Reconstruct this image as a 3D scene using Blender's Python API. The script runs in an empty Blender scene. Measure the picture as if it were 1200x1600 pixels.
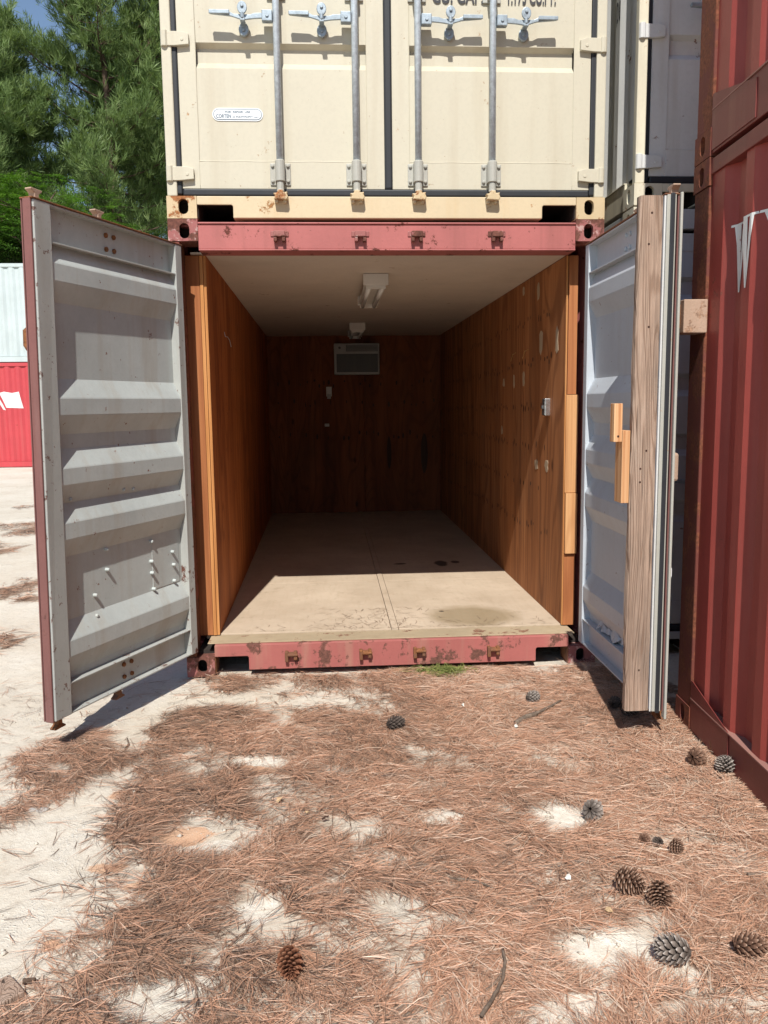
import bpy, math, random
import numpy as np
from mathutils import Vector, Matrix

# ------------------------------------------------------------------ camera, sky, sun, exposure
CAM = np.array([-0.3516, -4.7564, 1.5792])
YAW, PITCH, ROLL, FPX = 0.06332508, 0.12976061, -0.01204426, 1290.81
SUN_L = Vector((0.13, 1.0, -1.19)).normalized()          # direction the light travels
SUN_STRENGTH, SKY_STRENGTH, EXPOSURE = 5.0, 0.112, 0.22

scene = bpy.context.scene
C = scene.collection

def cam_axes():
    cy, sy, cp, sp = math.cos(YAW), math.sin(YAW), math.cos(PITCH), math.sin(PITCH)
    f = np.array([sy*cp, cy*cp, -sp]); r = np.array([cy, -sy, 0.0]); u = np.cross(r, f)
    cr, sr = math.cos(ROLL), math.sin(ROLL)
    return cr*r+sr*u, -sr*r+cr*u, f
RGT, UPV, FWD = cam_axes()
cam_data = bpy.data.cameras.new('camera')
cam_data.sensor_fit = 'VERTICAL'; cam_data.sensor_height = 36.0
cam_data.lens = FPX*36.0/1600.0
cam_data.clip_start = 0.05; cam_data.clip_end = 2000
cam = bpy.data.objects.new('camera', cam_data); C.objects.link(cam)
m = Matrix.Identity(4)
for i in range(3):
    m[i][0], m[i][1], m[i][2], m[i][3] = RGT[i], UPV[i], -FWD[i], CAM[i]
cam.matrix_world = m
scene.camera = cam

world = bpy.data.worlds.new('World'); scene.world = world; world.use_nodes = True
wt = world.node_tree
sky = wt.nodes.new('ShaderNodeTexSky'); sky.sky_type = 'NISHITA'; sky.sun_disc = False
sky.sun_elevation = math.asin(-SUN_L.z); sky.sun_rotation = math.atan2(-SUN_L.x, -SUN_L.y)
sky.air_density = 1.0; sky.dust_density = 0.1; sky.ozone_density = 0.5
bg = wt.nodes['Background']; bg.inputs['Strength'].default_value = SKY_STRENGTH
wt.links.new(sky.outputs[0], bg.inputs['Color'])

sun_d = bpy.data.lights.new('sun', 'SUN'); sun_d.energy = SUN_STRENGTH; sun_d.angle = math.radians(0.53)
sun_d.color = (1.0, 0.97, 0.915)
sun = bpy.data.objects.new('sun', sun_d); C.objects.link(sun)
sun.rotation_euler = SUN_L.to_track_quat('-Z', 'Y').to_euler(); sun.location = (-3, -12, 14)

scene.view_settings.view_transform = 'Standard'; scene.view_settings.look = 'None'
scene.view_settings.exposure = EXPOSURE; scene.view_settings.gamma = 1.0
scene.view_settings.use_curve_mapping = False
scene.render.engine = 'CYCLES'

# ------------------------------------------------------------------ pixel (1200x1600) -> direction helpers
def ray(px, py):
    return RGT*((px-600)/FPX) + UPV*((800-py)/FPX) + FWD
def onZ(px, py, z=0.0):
    d = ray(px, py); return CAM + d*((z-CAM[2])/d[2])
def onY(px, py, y):
    d = ray(px, py); return CAM + d*((y-CAM[1])/d[1])
def onX(px, py, x):
    d = ray(px, py); return CAM + d*((x-CAM[0])/d[0])

# ------------------------------------------------------------------ materials
class NT:
    def __init__(s, name):
        s.m = bpy.data.materials.new(name); s.m.use_nodes = True
        s.t = s.m.node_tree; s.b = s.t.nodes['Principled BSDF']
    def n(s, typ, **kw):
        nd = s.t.nodes.new(typ)
        for k, v in kw.items(): setattr(nd, k, v)
        return nd
    def l(s, a, b): s.t.links.new(a, b)
    def pos(s, scale=(1, 1, 1), rnd=False, obj=False):
        mp = s.n('ShaderNodeMapping'); mp.inputs['Scale'].default_value = scale
        if obj:
            src = s.n('ShaderNodeTexCoord').outputs['Object']
        else:
            src = s.n('ShaderNodeNewGeometry').outputs['Position']
        if rnd:
            oi = s.n('ShaderNodeObjectInfo'); ad = s.n('ShaderNodeVectorMath', operation='ADD')
            ml = s.n('ShaderNodeMath', operation='MULTIPLY'); ml.inputs[1].default_value = 37.0
            s.l(oi.outputs['Random'], ml.inputs[0]); s.l(src, ad.inputs[0]); s.l(ml.outputs[0], ad.inputs[1])
            src = ad.outputs[0]
        s.l(src, mp.inputs['Vector']); return mp.outputs[0]
    def noise(s, vec, scale, detail=5, rough=0.6, dist=0.0):
        nd = s.n('ShaderNodeTexNoise'); nd.inputs['Scale'].default_value = scale
        nd.inputs['Detail'].default_value = detail; nd.inputs['Roughness'].default_value = rough
        nd.inputs['Distortion'].default_value = dist
        s.l(vec, nd.inputs['Vector']); return nd.outputs['Fac']
    def ramp(s, fac, stops):
        r = s.n('ShaderNodeValToRGB'); e = r.color_ramp.elements
        while len(e) < len(stops): e.new(0.5)
        for i, (p_, c_) in enumerate(stops):
            e[i].position = p_; e[i].color = tuple(c_)+(1.0,) if hasattr(c_, '__len__') else (c_, c_, c_, 1)
        s.l(fac, r.inputs[0]); return r.outputs[0]
    def mix(s, fac, a, b, mode='MIX'):
        x = s.n('ShaderNodeMix', data_type='RGBA', blend_type=mode)
        for sock, v in ((x.inputs[0], fac), (x.inputs[6], a), (x.inputs[7], b)):
            if isinstance(v, (int, float)): sock.default_value = v if sock is x.inputs[0] or sock == x.inputs[0] else (v, v, v, 1.0)
            elif isinstance(v, tuple): sock.default_value = v+(1.0,) if len(v) == 3 else v
            else: s.l(v, sock)
        return x.outputs[2]
    def math(s, op, a, b=0.0, clamp=False):
        x = s.n('ShaderNodeMath', operation=op); x.use_clamp = clamp
        for sock, v in ((x.inputs[0], a), (x.inputs[1], b)):
            if isinstance(v, (int, float)): sock.default_value = v
            else: s.l(v, sock)
        return x.outputs[0]
    def bump(s, h, strength=0.3, dist=0.005):
        b = s.n('ShaderNodeBump'); b.inputs['Strength'].default_value = strength; b.inputs['Distance'].default_value = dist
        s.l(h, b.inputs['Height']); s.l(b.outputs[0], s.b.inputs['Normal'])
    def out(s, col=None, rough=None, metal=0.0, spec=0.4):
        if col is not None:
            if isinstance(col, tuple): s.b.inputs['Base Color'].default_value = col+(1,)
            else: s.l(col, s.b.inputs['Base Color'])
        if rough is not None:
            if isinstance(rough, (int, float)): s.b.inputs['Roughness'].default_value = rough
            else: s.l(rough, s.b.inputs['Roughness'])
        s.b.inputs['Metallic'].default_value = metal
        s.b.inputs['Specular IOR Level'].default_value = spec
        return s.m

def sc(c, k): return tuple(min(1.0, v*k) for v in c)

def paint(name, col, rough=0.5, rust=0.0, rust_col=(0.16, 0.06, 0.025), grime=0.25, grime_col=(0.25, 0.2, 0.14),
          chip=0.0, chip_col=(0.3, 0.3, 0.3), var=0.12, bump=0.15, spec=0.4, dents=0.0, scuff=0.0):
    t = NT(name); v = t.pos()
    base = t.ramp(t.noise(v, 1.7, 6, 0.65), [(0.25, sc(col, 1-var)), (0.75, sc(col, 1+var*0.7))])
    base = t.mix(t.ramp(t.noise(v, 46, 3, 0.7), [(0.45, 0.0), (0.8, 0.16)]), base, sc(col, 0.6))
    vs = t.pos((1, 1, 0.07))
    st = t.math('MULTIPLY', t.ramp(t.noise(vs, 9, 5, 0.6), [(0.5, 0.0), (0.78, 1.0)]), grime)
    base = t.mix(st, base, grime_col)
    rg = rough
    if scuff:
        vv = t.pos((3, 3, 0.4)); s_ = t.ramp(t.noise(vv, 30, 6, 0.75, 0.6), [(0.64, 0.0), (0.7, 1.0)])
        base = t.mix(t.math('MULTIPLY', s_, scuff), base, sc(col, 1.9))
    if chip:
        cm = t.ramp(t.noise(v, 21, 8, 0.7), [(0.665-chip*0.33, 0.0), (0.68-chip*0.33, 1.0)])
        base = t.mix(cm, base, chip_col)
    if rust:
        rc = t.ramp(t.noise(v, 60, 5, 0.7), [(0.3, sc(rust_col, 0.5)), (0.7, sc(rust_col, 1.6))])
        rm = t.ramp(t.noise(v, 6.5, 10, 0.72), [(0.665-rust*0.32, 0.0), (0.70-rust*0.31, 1.0)])
        base = t.mix(rm, base, rc)
        rg = t.mix(rm, rough, 0.9)
    h = t.noise(v, 90, 4, 0.6)
    if dents:
        h = t.math('ADD', h, t.math('MULTIPLY', t.noise(v, 3.2, 3, 0.5), dents))
    t.bump(h, bump, 0.004)
    return t.out(base, rg, 0.0, spec)

def metal(name, col, rough=0.42, met=0.85):
    t = NT(name); v = t.pos()
    c = t.ramp(t.noise(v, 30, 6, 0.7), [(0.3, sc(col, 0.65)), (0.7, sc(col, 1.15))])
    t.bump(t.noise(v, 160, 3), 0.15, 0.002)
    return t.out(c, rough, met, 0.5)

def wood(name, dark, mid, light, axis=2, grain=26, stretch=0.05, knots=0.5, rough=0.75, cathedral=True, bump=0.3, stain=0.0, stain_col=(0.05, 0.03, 0.02), fig=2.6, figk=95.0, figs=0.42, lo=0.28, hi=0.72):
    t = NT(name)
    s3 = [1, 1, 1]; s3[axis] = stretch
    v = t.pos(tuple(s3), rnd=True)
    g = t.noise(v, grain, 8, 0.65, 0.35)
    col = t.ramp(g, [(lo, dark), (0.5, mid), (hi, light)])
    if cathedral:
        s4 = [1, 1, 1]; s4[axis] = stretch*2.2
        v2 = t.pos(tuple(s4), rnd=True)
        n2 = t.noise(v2, fig, 2, 0.45, 0.5)
        rings = t.math('SINE', t.math('MULTIPLY', n2, figk))
        col = t.mix(t.ramp(rings, [(0.35, 0.0), (0.95, figs)]), col, dark)
    oi = t.n('ShaderNodeObjectInfo')
    col = t.mix(0.55, col, t.mix(oi.outputs['Random'], sc(mid, 0.7), sc(light, 1.1)), 'MULTIPLY') if False else t.mix(
        t.math('MULTIPLY', oi.outputs['Random'], 0.3), col, sc(mid, 0.72))
    if knots:
        s5 = [1, 1, 1]; s5[axis] = 0.45
        v3 = t.pos(tuple(s5), rnd=True); vo = t.n('ShaderNodeTexVoronoi'); vo.inputs['Scale'].default_value = 3.4
        t.l(v3, vo.inputs['Vector'])
        k = t.ramp(vo.outputs['Distance'], [(0.035, 1.0), (0.085, 0.0)])
        col = t.mix(t.math('MULTIPLY', k, knots), col, sc(dark, 0.35))
    if stain:
        sm = t.ramp(t.noise(t.pos((1, 1, 0.35)), 2.2, 6, 0.65), [(0.5, 0.0), (0.75, 1.0)])
        col = t.mix(t.math('MULTIPLY', sm, stain), col, stain_col)
    t.bump(g, bump, 0.004)
    return t.out(col, rough, 0.0, 0.25)

M = {}
M['red_main'] = paint('faded_pink_red_paint', (0.42, 0.13, 0.118), 0.6, rust=0.27, rust_col=(0.11, 0.032, 0.022), grime=0.55, grime_col=(0.22, 0.075, 0.06), var=0.2, chip=0.1, chip_col=(0.16, 0.05, 0.04))
M['red_sill'] = paint('worn_sill_paint', (0.37, 0.115, 0.1), 0.65, rust=0.4, rust_col=(0.13, 0.055, 0.04), grime=0.5, grime_col=(0.36, 0.27, 0.18), var=0.16)
M['red_cast'] = paint('chipped_casting_paint', (0.32, 0.11, 0.1), 0.7, rust=0.62, rust_col=(0.13, 0.05, 0.035), chip=0.35, chip_col=(0.45, 0.28, 0.25))
M['red_post'] = paint('rusty_post_paint', (0.2, 0.05, 0.035), 0.75, rust=0.6, rust_col=(0.13, 0.05, 0.025))
M['rust'] = paint('rust', (0.17, 0.075, 0.04), 0.9, rust=0.6, rust_col=(0.2, 0.08, 0.03), bump=0.5)
M['rust_pale'] = paint('pale_rust_primer', (0.42, 0.29, 0.21), 0.8, rust=0.16, rust_col=(0.28, 0.17, 0.11), grime=0.5, grime_col=(0.25, 0.16, 0.1), bump=0.4)
M['cavity'] = paint('cavity_painted_shade', (0.03, 0.022, 0.018), 0.9)  # near black: shade inside holes and pockets is put into the colour
M['cream'] = paint('cream_paint', (0.565, 0.52, 0.405), 0.45, rust=0.02, rust_col=(0.34, 0.2, 0.1), grime=0.5, grime_col=(0.44, 0.37, 0.26), var=0.035, bump=0.06, dents=1.2, chip=0.02, chip_col=(0.4, 0.3, 0.2))
M['cream_sill'] = paint('cream_sill_paint', (0.62, 0.5, 0.325), 0.5, rust=0.16, rust_col=(0.3, 0.14, 0.05), grime=0.35, grime_col=(0.55, 0.36, 0.16), var=0.08)
M['cream_cast'] = paint('cream_casting_paint', (0.58, 0.45, 0.27), 0.6, rust=0.36, rust_col=(0.28, 0.11, 0.04), grime=0.4, grime_col=(0.5, 0.3, 0.12))
M['white_paint'] = paint('weathered_white_paint', (0.62, 0.62, 0.6), 0.5, rust=0.08, grime=0.4, grime_col=(0.36, 0.3, 0.22), dents=0.8)
M['white_sill'] = paint('weathered_white_sill', (0.68, 0.62, 0.47), 0.55, rust=0.2, rust_col=(0.35, 0.17, 0.06), grime=0.4)
M['grey_cont'] = paint('grey_container_paint', (0.5, 0.52, 0.52), 0.5, rust=0.1, grime=0.3)
M['rubber'] = paint('black_rubber', (0.022, 0.024, 0.028), 0.55, grime=0.1, grime_col=(0.1, 0.09, 0.08), bump=0.1)
M['galv'] = metal('galvanised_steel', (0.62, 0.69, 0.74), 0.38, 0.2)
M['galv_hand'] = metal('weathered_zinc', (0.36, 0.42, 0.46), 0.42, 0.35)
M['galv_dull'] = paint('dull_galvanised_paint', (0.42, 0.41, 0.36), 0.5, rust=0.12, rust_col=(0.4, 0.22, 0.1), grime=0.3)
M['door_in'] = paint('grey_door_inside_paint', (0.475, 0.51, 0.49), 0.5, rust=0.06, rust_col=(0.2, 0.1, 0.07), grime=0.6, grime_col=(0.36, 0.31, 0.24), var=0.2, chip=0.03, chip_col=(0.2, 0.09, 0.06), dents=1.0, scuff=0.12)
M['door_stile'] = paint('grey_stile_paint', (0.4, 0.41, 0.385), 0.55, rust=0.2, rust_col=(0.12, 0.05, 0.035), grime=0.3, var=0.14, chip=0.14, chip_col=(0.17, 0.11, 0.09), scuff=0.3)
M['door_in_r'] = paint('pale_blue_grey_door_paint', (0.5, 0.535, 0.57), 0.5, rust=0.0, grime=0.25, grime_col=(0.38, 0.35, 0.32), var=0.1, chip=0.02, chip_col=(0.2, 0.12, 0.1), dents=1.0, scuff=0.1)
M['red_right'] = paint('maroon_container_paint', (0.3, 0.055, 0.043), 0.5, rust=0.08, rust_col=(0.2, 0.07, 0.05), grime=0.45, grime_col=(0.3, 0.12, 0.095), var=0.22, dents=1.5, scuff=0.18)
M['red_right_rail'] = paint('maroon_rail_paint', (0.17, 0.035, 0.03), 0.5, rust=0.2, rust_col=(0.22, 0.1, 0.06), grime=0.3, grime_col=(0.3, 0.17, 0.12))
M['rust_post'] = paint('heavily_rusted_post', (0.15, 0.04, 0.028), 0.8, rust=0.55, rust_col=(0.16, 0.052, 0.026), grime=0.4, grime_col=(0.06, 0.02, 0.015), bump=0.4)
M['red_edge'] = paint('dull_red_door_edge', (0.2, 0.085, 0.075), 0.6, rust=0.2, rust_col=(0.14, 0.06, 0.05), grime=0.5, grime_col=(0.3, 0.2, 0.18), var=0.2)
M['dusty'] = paint('dusty_trodden_ledge', (0.4, 0.31, 0.2), 0.9, rust=0.3, rust_col=(0.2, 0.1, 0.06), grime=0.4, grime_col=(0.25, 0.17, 0.1), var=0.2, bump=0.4)
M['dusty_maroon'] = paint('dusty_maroon_ledge', (0.3, 0.15, 0.12), 0.8, rust=0.3, rust_col=(0.3, 0.17, 0.11), var=0.2)
M['far_red'] = paint('bright_red_container_paint', (0.5, 0.06, 0.07), 0.5, rust=0.1, rust_col=(0.3, 0.05, 0.04), grime=0.15, var=0.1)
M['far_white'] = paint('pale_mint_container_paint', (0.5, 0.56, 0.55), 0.5, grime=0.12)
M['letter'] = paint('white_letter_paint', (0.78, 0.78, 0.75), 0.5, chip=0.05, chip_col=(0.3, 0.08, 0.07))
M['ink'] = paint('dark_stencil_ink', (0.035, 0.035, 0.04), 0.6)
M['blue_ink'] = paint('blue_grey_ink', (0.05, 0.1, 0.16), 0.6)
M['decal'] = paint('white_decal', (0.78, 0.8, 0.8), 0.35, grime=0.05)
M['ply_left'] = wood('orange_plywood', (0.2, 0.05, 0.012), (0.42, 0.13, 0.034), (0.58, 0.21, 0.062), 2, 5.0, 0.1, 0.6, stain=0.45, stain_col=(0.15, 0.038, 0.012), fig=1.5, figk=70.0, figs=0.5)
M['ply_right'] = wood('brown_plywood', (0.17, 0.06, 0.023), (0.4, 0.16, 0.06), (0.55, 0.25, 0.105), 2, 6.0, 0.09, 0.85, stain=0.55, stain_col=(0.16, 0.085, 0.048), fig=1.6, figk=75.0, figs=0.55)
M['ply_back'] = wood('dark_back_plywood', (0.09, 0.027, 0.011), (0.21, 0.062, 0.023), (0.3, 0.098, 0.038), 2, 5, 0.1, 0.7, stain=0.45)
M['ply_edge'] = wood('plywood_edge', (0.32, 0.12, 0.035), (0.52, 0.23, 0.075), (0.66, 0.33, 0.13), 2, 60, 0.02, 0.2, cathedral=False)
M['trim'] = wood('reddish_trim_board', (0.26, 0.085, 0.03), (0.4, 0.15, 0.055), (0.5, 0.21, 0.085), 2, 34, 0.03, 0.5)
M['trim_pale'] = wood('pale_trim_board', (0.44, 0.2, 0.08), (0.6, 0.31, 0.13), (0.7, 0.4, 0.19), 2, 34, 0.03, 0.5)
def old_board_mat():
    t = NT('weathered_timber'); v = t.pos((1, 1, 0.10), rnd=True)
    n2 = t.noise(t.pos((1, 1, 0.055), rnd=True), 10.0, 2, 0.4, 0.3)
    ring = t.ramp(t.math('SINE', t.math('MULTIPLY', n2, 150.0)), [(0.0, 0.0), (0.5, 0.2), (0.95, 1.0)])
    fine = t.noise(t.pos((1, 1, 0.02)), 190, 5, 0.7)
    c = t.ramp(t.noise(t.pos((1, 1, 0.3)), 4.5, 5, 0.6), [(0.32, (0.27, 0.2, 0.155)), (0.5, (0.45, 0.315, 0.235)), (0.68, (0.52, 0.4, 0.315))])
    c = t.mix(t.math('MULTIPLY', ring, 0.5), c, (0.2, 0.11, 0.065))
    c = t.mix(t.ramp(fine, [(0.4, 0.45), (0.6, 0.0)]), c, (0.14, 0.1, 0.075))
    crack = t.ramp(t.noise(t.pos((1, 1, 0.025)), 45, 3, 0.5, 0.3), [(0.33, 1.0), (0.37, 0.0)])
    c = t.mix(t.math('MULTIPLY', crack, 0.85), c, (0.05, 0.035, 0.028))
    vo = t.n('ShaderNodeTexVoronoi'); vo.inputs['Scale'].default_value = 3.6; t.l(t.pos((1, 1, 0.7)), vo.inputs['Vector'])
    c = t.mix(t.ramp(vo.outputs['Distance'], [(0.05, 0.95), (0.1, 0.0)]), c, (0.04, 0.025, 0.02))
    t.bump(t.math('SUBTRACT', t.math('ADD', fine, t.math('MULTIPLY', ring, -0.6)), t.math('MULTIPLY', crack, 1.5)), 0.7, 0.006)
    return t.out(c, 0.85, 0, 0.2)
M['old_board'] = old_board_mat()
M['new_block'] = wood('striped_lumber_block', (0.4, 0.14, 0.05), (0.62, 0.33, 0.155), (0.74, 0.46, 0.25), 2, 85, 0.004, 0.0, cathedral=False, lo=0.42, hi=0.58)
M['ceil'] = paint('painted_ceiling_board', (0.66, 0.585, 0.5), 0.6, rust=0.06, rust_col=(0.3, 0.19, 0.1), grime=0.1, var=0.1, bump=0.1)
M['lamp_white'] = paint('white_lamp_enamel', (0.6, 0.57, 0.52), 0.4, grime=0.1)
M['tube_glass'] = paint('unlit_fluorescent_tube', (0.72, 0.72, 0.7), 0.15, grime=0.0, bump=0.0)
M['ac_plastic'] = paint('grey_plastic', (0.42, 0.41, 0.39), 0.5)
M['ac_dark'] = paint('dark_grille_plastic', (0.1, 0.1, 0.1), 0.5)
M['nail'] = paint('rusty_nail_stain', (0.05, 0.02, 0.012), 0.8)
M['putty'] = paint('pale_wood_filler', (0.47, 0.36, 0.24), 0.85)
M['brass'] = metal('brass_wire', (0.65, 0.42, 0.16), 0.35)
M['chrome'] = metal('bright_steel_plate', (0.7, 0.7, 0.7), 0.25, 0.9)
M['bark'] = wood('pine_bark', (0.05, 0.032, 0.022), (0.1, 0.065, 0.045), (0.16, 0.11, 0.08), 2, 9, 0.3, 0.0, cathedral=False, bump=0.8)
M['twig'] = wood('grey_twig_bark', (0.08, 0.06, 0.045), (0.16, 0.12, 0.09), (0.27, 0.21, 0.16), 2, 60, 0.4, 0.0, cathedral=False, bump=0.6)

def floor_mat():
    t = NT('dusty_plywood_floor'); v = t.pos()
    c = t.ramp(t.noise(v, 2.3, 7, 0.6), [(0.3, (0.43, 0.335, 0.24)), (0.7, (0.56, 0.45, 0.335))])
    c = t.mix(t.ramp(t.noise(t.pos((1, 0.12, 1)), 30, 4, 0.6), [(0.5, 0.0), (0.8, 0.22)]), c, (0.3, 0.21, 0.12))
    c = t.mix(t.ramp(t.noise(v, 11, 8, 0.75), [(0.56, 0.0), (0.7, 0.5)]), c, (0.3, 0.225, 0.15))
    def blob(cx, cy, rx, ry, soft, wob):
        mp = t.n('ShaderNodeMapping'); mp.vector_type = 'POINT'
        mp.inputs['Location'].default_value = (-cx/rx, -cy/ry, 0); mp.inputs['Scale'].default_value = (1/rx, 1/ry, 0)
        t.l(t.n('ShaderNodeNewGeometry').outputs['Position'], mp.inputs['Vector'])
        ln = t.n('ShaderNodeVectorMath', operation='LENGTH'); t.l(mp.outputs[0], ln.inputs[0])
        d = t.math('ADD', ln.outputs['Value'], t.math('MULTIPLY', t.math('SUBTRACT', t.noise(v, 7, 5, 0.6), 0.5), wob))
        return t.ramp(d, [(1.0-soft, 1.0), (1.0, 0.0)])
    a = onZ(738, 962, 0.2); wet = blob(a[0], a[1], 0.33, 0.30, 0.35, 0.6)
    c = t.mix(t.math('MULTIPLY', wet, 0.62), c, (0.26, 0.19, 0.1))
    for px, py, rx, ry in ((689, 880, 0.065, 0.15), (711, 878, 0.04, 0.06), (625, 881, 0.07, 0.04), (690, 955, 0.02, 0.02)):
        q = onZ(px, py, 0.2); c = t.mix(t.math('MULTIPLY', blob(q[0], q[1], rx, ry, 0.3, 0.8), 0.85), c, (0.03, 0.022, 0.016))
    t.bump(t.noise(v, 60, 5, 0.65), 0.2, 0.004)
    r = t.mix(wet, 0.8, 0.45)
    return t.out(c, r, 0, 0.3)
M['floor'] = floor_mat()

def ground_mat():
    t = NT('pale_sandy_concrete'); v = t.pos()
    c = t.ramp(t.noise(v, 0.9, 8, 0.65), [(0.3, (0.53, 0.45, 0.35)), (0.55, (0.64, 0.575, 0.475)), (0.75, (0.68, 0.635, 0.555))])
    c = t.mix(t.ramp(t.noise(v, 5.5, 9, 0.7), [(0.42, 0.0), (0.75, 0.6)]), c, (0.66, 0.61, 0.52))
    c = t.mix(t.ramp(t.noise(v, 34, 6, 0.75), [(0.5, 0.0), (0.72, 0.5)]), c, (0.36, 0.29, 0.215))
    vo = t.n('ShaderNodeTexVoronoi'); vo.feature = 'DISTANCE_TO_EDGE'; vo.inputs['Scale'].default_value = 0.75
    wv = t.n('ShaderNodeVectorMath', operation='ADD'); nz = t.n('ShaderNodeTexNoise'); nz.inputs['Scale'].default_value = 2.2; nz.inputs['Detail'].default_value = 7
    t.l(v, nz.inputs['Vector']); t.l(v, wv.inputs[0]); t.l(nz.outputs['Color'], wv.inputs[1]); t.l(wv.outputs[0], vo.inputs['Vector'])
    crack = t.ramp(vo.outputs['Distance'], [(0.002, 1.0), (0.008, 0.0)])
    crack = t.math('MULTIPLY', crack, t.ramp(t.noise(v, 1.3, 3), [(0.52, 0.0), (0.66, 0.55)]))
    c = t.mix(crack, c, (0.2, 0.15, 0.1))
    vc = t.n('ShaderNodeTexVoronoi'); vc.inputs['Scale'].default_value = 55.0; t.l(wv.outputs[0], vc.inputs['Vector'])
    crumbs = t.math('MULTIPLY', t.ramp(vc.outputs['Distance'], [(0.2, 1.0), (0.42, 0.0)]), t.ramp(t.noise(v, 5.0, 4), [(0.48, 0.0), (0.62, 0.85)]))
    c = t.mix(crumbs, c, (0.7, 0.66, 0.58))
    at = t.n('ShaderNodeAttribute'); at.attribute_name = 'cover'
    sp = t.n('ShaderNodeSeparateColor'); t.l(at.outputs['Color'], sp.inputs[0])
    clay = t.ramp(t.noise(v, 8, 5), [(0.2, (0.55, 0.29, 0.16)), (0.8, (0.66, 0.44, 0.29))])
    brk = t.math('MULTIPLY', t.math('SUBTRACT', t.noise(v, 17, 8, 0.8), 0.5), 1.7)
    c = t.mix(t.ramp(t.math('ADD', sp.outputs[1], brk), [(0.36, 0.0), (0.6, 0.9)]), c, clay)
    c = t.mix(t.ramp(t.math('ADD', sp.outputs[2], brk), [(0.4, 0.0), (0.56, 1.0)]), c, t.ramp(t.noise(v, 26, 7, 0.7), [(0.3, (0.6, 0.54, 0.44)), (0.6, (0.76, 0.715, 0.62))]))
    duff = t.ramp(t.noise(v, 70, 8, 0.75), [(0.3, (0.07, 0.042, 0.03)), (0.5, (0.24, 0.15, 0.1)), (0.7, (0.5, 0.38, 0.28))])
    fr = t.math('ADD', sp.outputs[0], t.math('MULTIPLY', t.math('SUBTRACT', t.noise(v, 14, 7, 0.75), 0.5), 0.9))
    c = t.mix(t.ramp(fr, [(0.38, 0.0), (0.62, 0.92)]), c, duff)
    h = t.math('ADD', t.math('MULTIPLY', t.noise(v, 22, 8, 0.7), 1.0), t.math('MULTIPLY', crack, -0.5))
    h = t.math('ADD', h, t.math('MULTIPLY', t.noise(v, 150, 4, 0.7), 0.4))
    h = t.math('ADD', h, t.math('MULTIPLY', crumbs, 0.5))
    t.bump(h, 0.65, 0.014)
    return t.out(c, 0.92, 0, 0.15)
M['ground'] = ground_mat()

def tint_mat(name, stops, rough=0.7, transl=0.0, spec=0.2, attr='tint'):
    t = NT(name); at = t.n('ShaderNodeAttribute'); at.attribute_name = attr
    c = t.ramp(at.outputs['Fac'], stops)
    t.out(c, rough, 0, spec)
    if transl:
        tr = t.n('ShaderNodeBsdfTranslucent'); t.l(t.mix(1.0, c, (1.5, 1.6, 0.6), 'MULTIPLY'), tr.inputs['Color'])
        mx = t.n('ShaderNodeMixShader'); mx.inputs[0].default_value = transl
        t.l(t.b.outputs[0], mx.inputs[1]); t.l(tr.outputs[0], mx.inputs[2])
        t.l(mx.outputs[0], t.t.nodes['Material Output'].inputs['Surface'])
    return t.m
M['straw'] = tint_mat('dry_pine_needles', [(0.0, (0.07, 0.042, 0.03)), (0.25, (0.3, 0.205, 0.145)), (0.55, (0.5, 0.265, 0.165)), (0.8, (0.63, 0.365, 0.24)), (1.0, (0.7, 0.55, 0.42))], 0.45, spec=0.35)
M['green_needle'] = tint_mat('fresh_pine_needles', [(0.0, (0.1, 0.14, 0.03)), (1.0, (0.3, 0.32, 0.1))], 0.6)
M['pine_leaf'] = tint_mat('pine_foliage', [(0.0, (0.06, 0.1, 0.03)), (0.5, (0.14, 0.205, 0.068)), (1.0, (0.24, 0.31, 0.12))], 0.5, 0.22)
M['broad_leaf'] = tint_mat('bright_leaf_foliage', [(0.0, (0.04, 0.09, 0.015)), (0.5, (0.085, 0.18, 0.03)), (1.0, (0.15, 0.27, 0.05))], 0.5, 0.3)
M['dark_leaf'] = tint_mat('dark_shrub_foliage', [(0.0, (0.025, 0.05, 0.012)), (1.0, (0.07, 0.13, 0.03))], 0.5, 0.2)
M['cone_scale'] = tint_mat('brown_cone_scales', [(0.0, (0.07, 0.035, 0.022)), (0.5, (0.23, 0.13, 0.085)), (1.0, (0.5, 0.38, 0.29))], 0.8)
M['cone_red'] = tint_mat('reddish_cone_scales', [(0.0, (0.08, 0.03, 0.016)), (0.5, (0.24, 0.1, 0.055)), (1.0, (0.42, 0.22, 0.13))], 0.8)
M['cone_grey'] = tint_mat('grey_cone_scales', [(0.0, (0.06, 0.045, 0.036)), (0.5, (0.25, 0.21, 0.18)), (1.0, (0.6, 0.54, 0.48))], 0.85)
M['cone_dark'] = tint_mat('dark_cone_scales', [(0.0, (0.03, 0.022, 0.018)), (0.5, (0.11, 0.085, 0.07)), (1.0, (0.34, 0.29, 0.25))], 0.85)
M['stone'] = paint('pale_limestone', (0.56, 0.51, 0.43), 0.9, rust=0.3, rust_col=(0.3, 0.22, 0.16), grime=0.1, var=0.25, bump=0.6)
M['stone_grey'] = paint('grey_stone', (0.4, 0.38, 0.35), 0.9, grime=0.1, bump=0.6)
M['dry_leaf'] = paint('dry_leaf', (0.52, 0.36, 0.2), 0.8)
M['white_chip'] = paint('white_chip', (0.72, 0.69, 0.62), 0.7)

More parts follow.
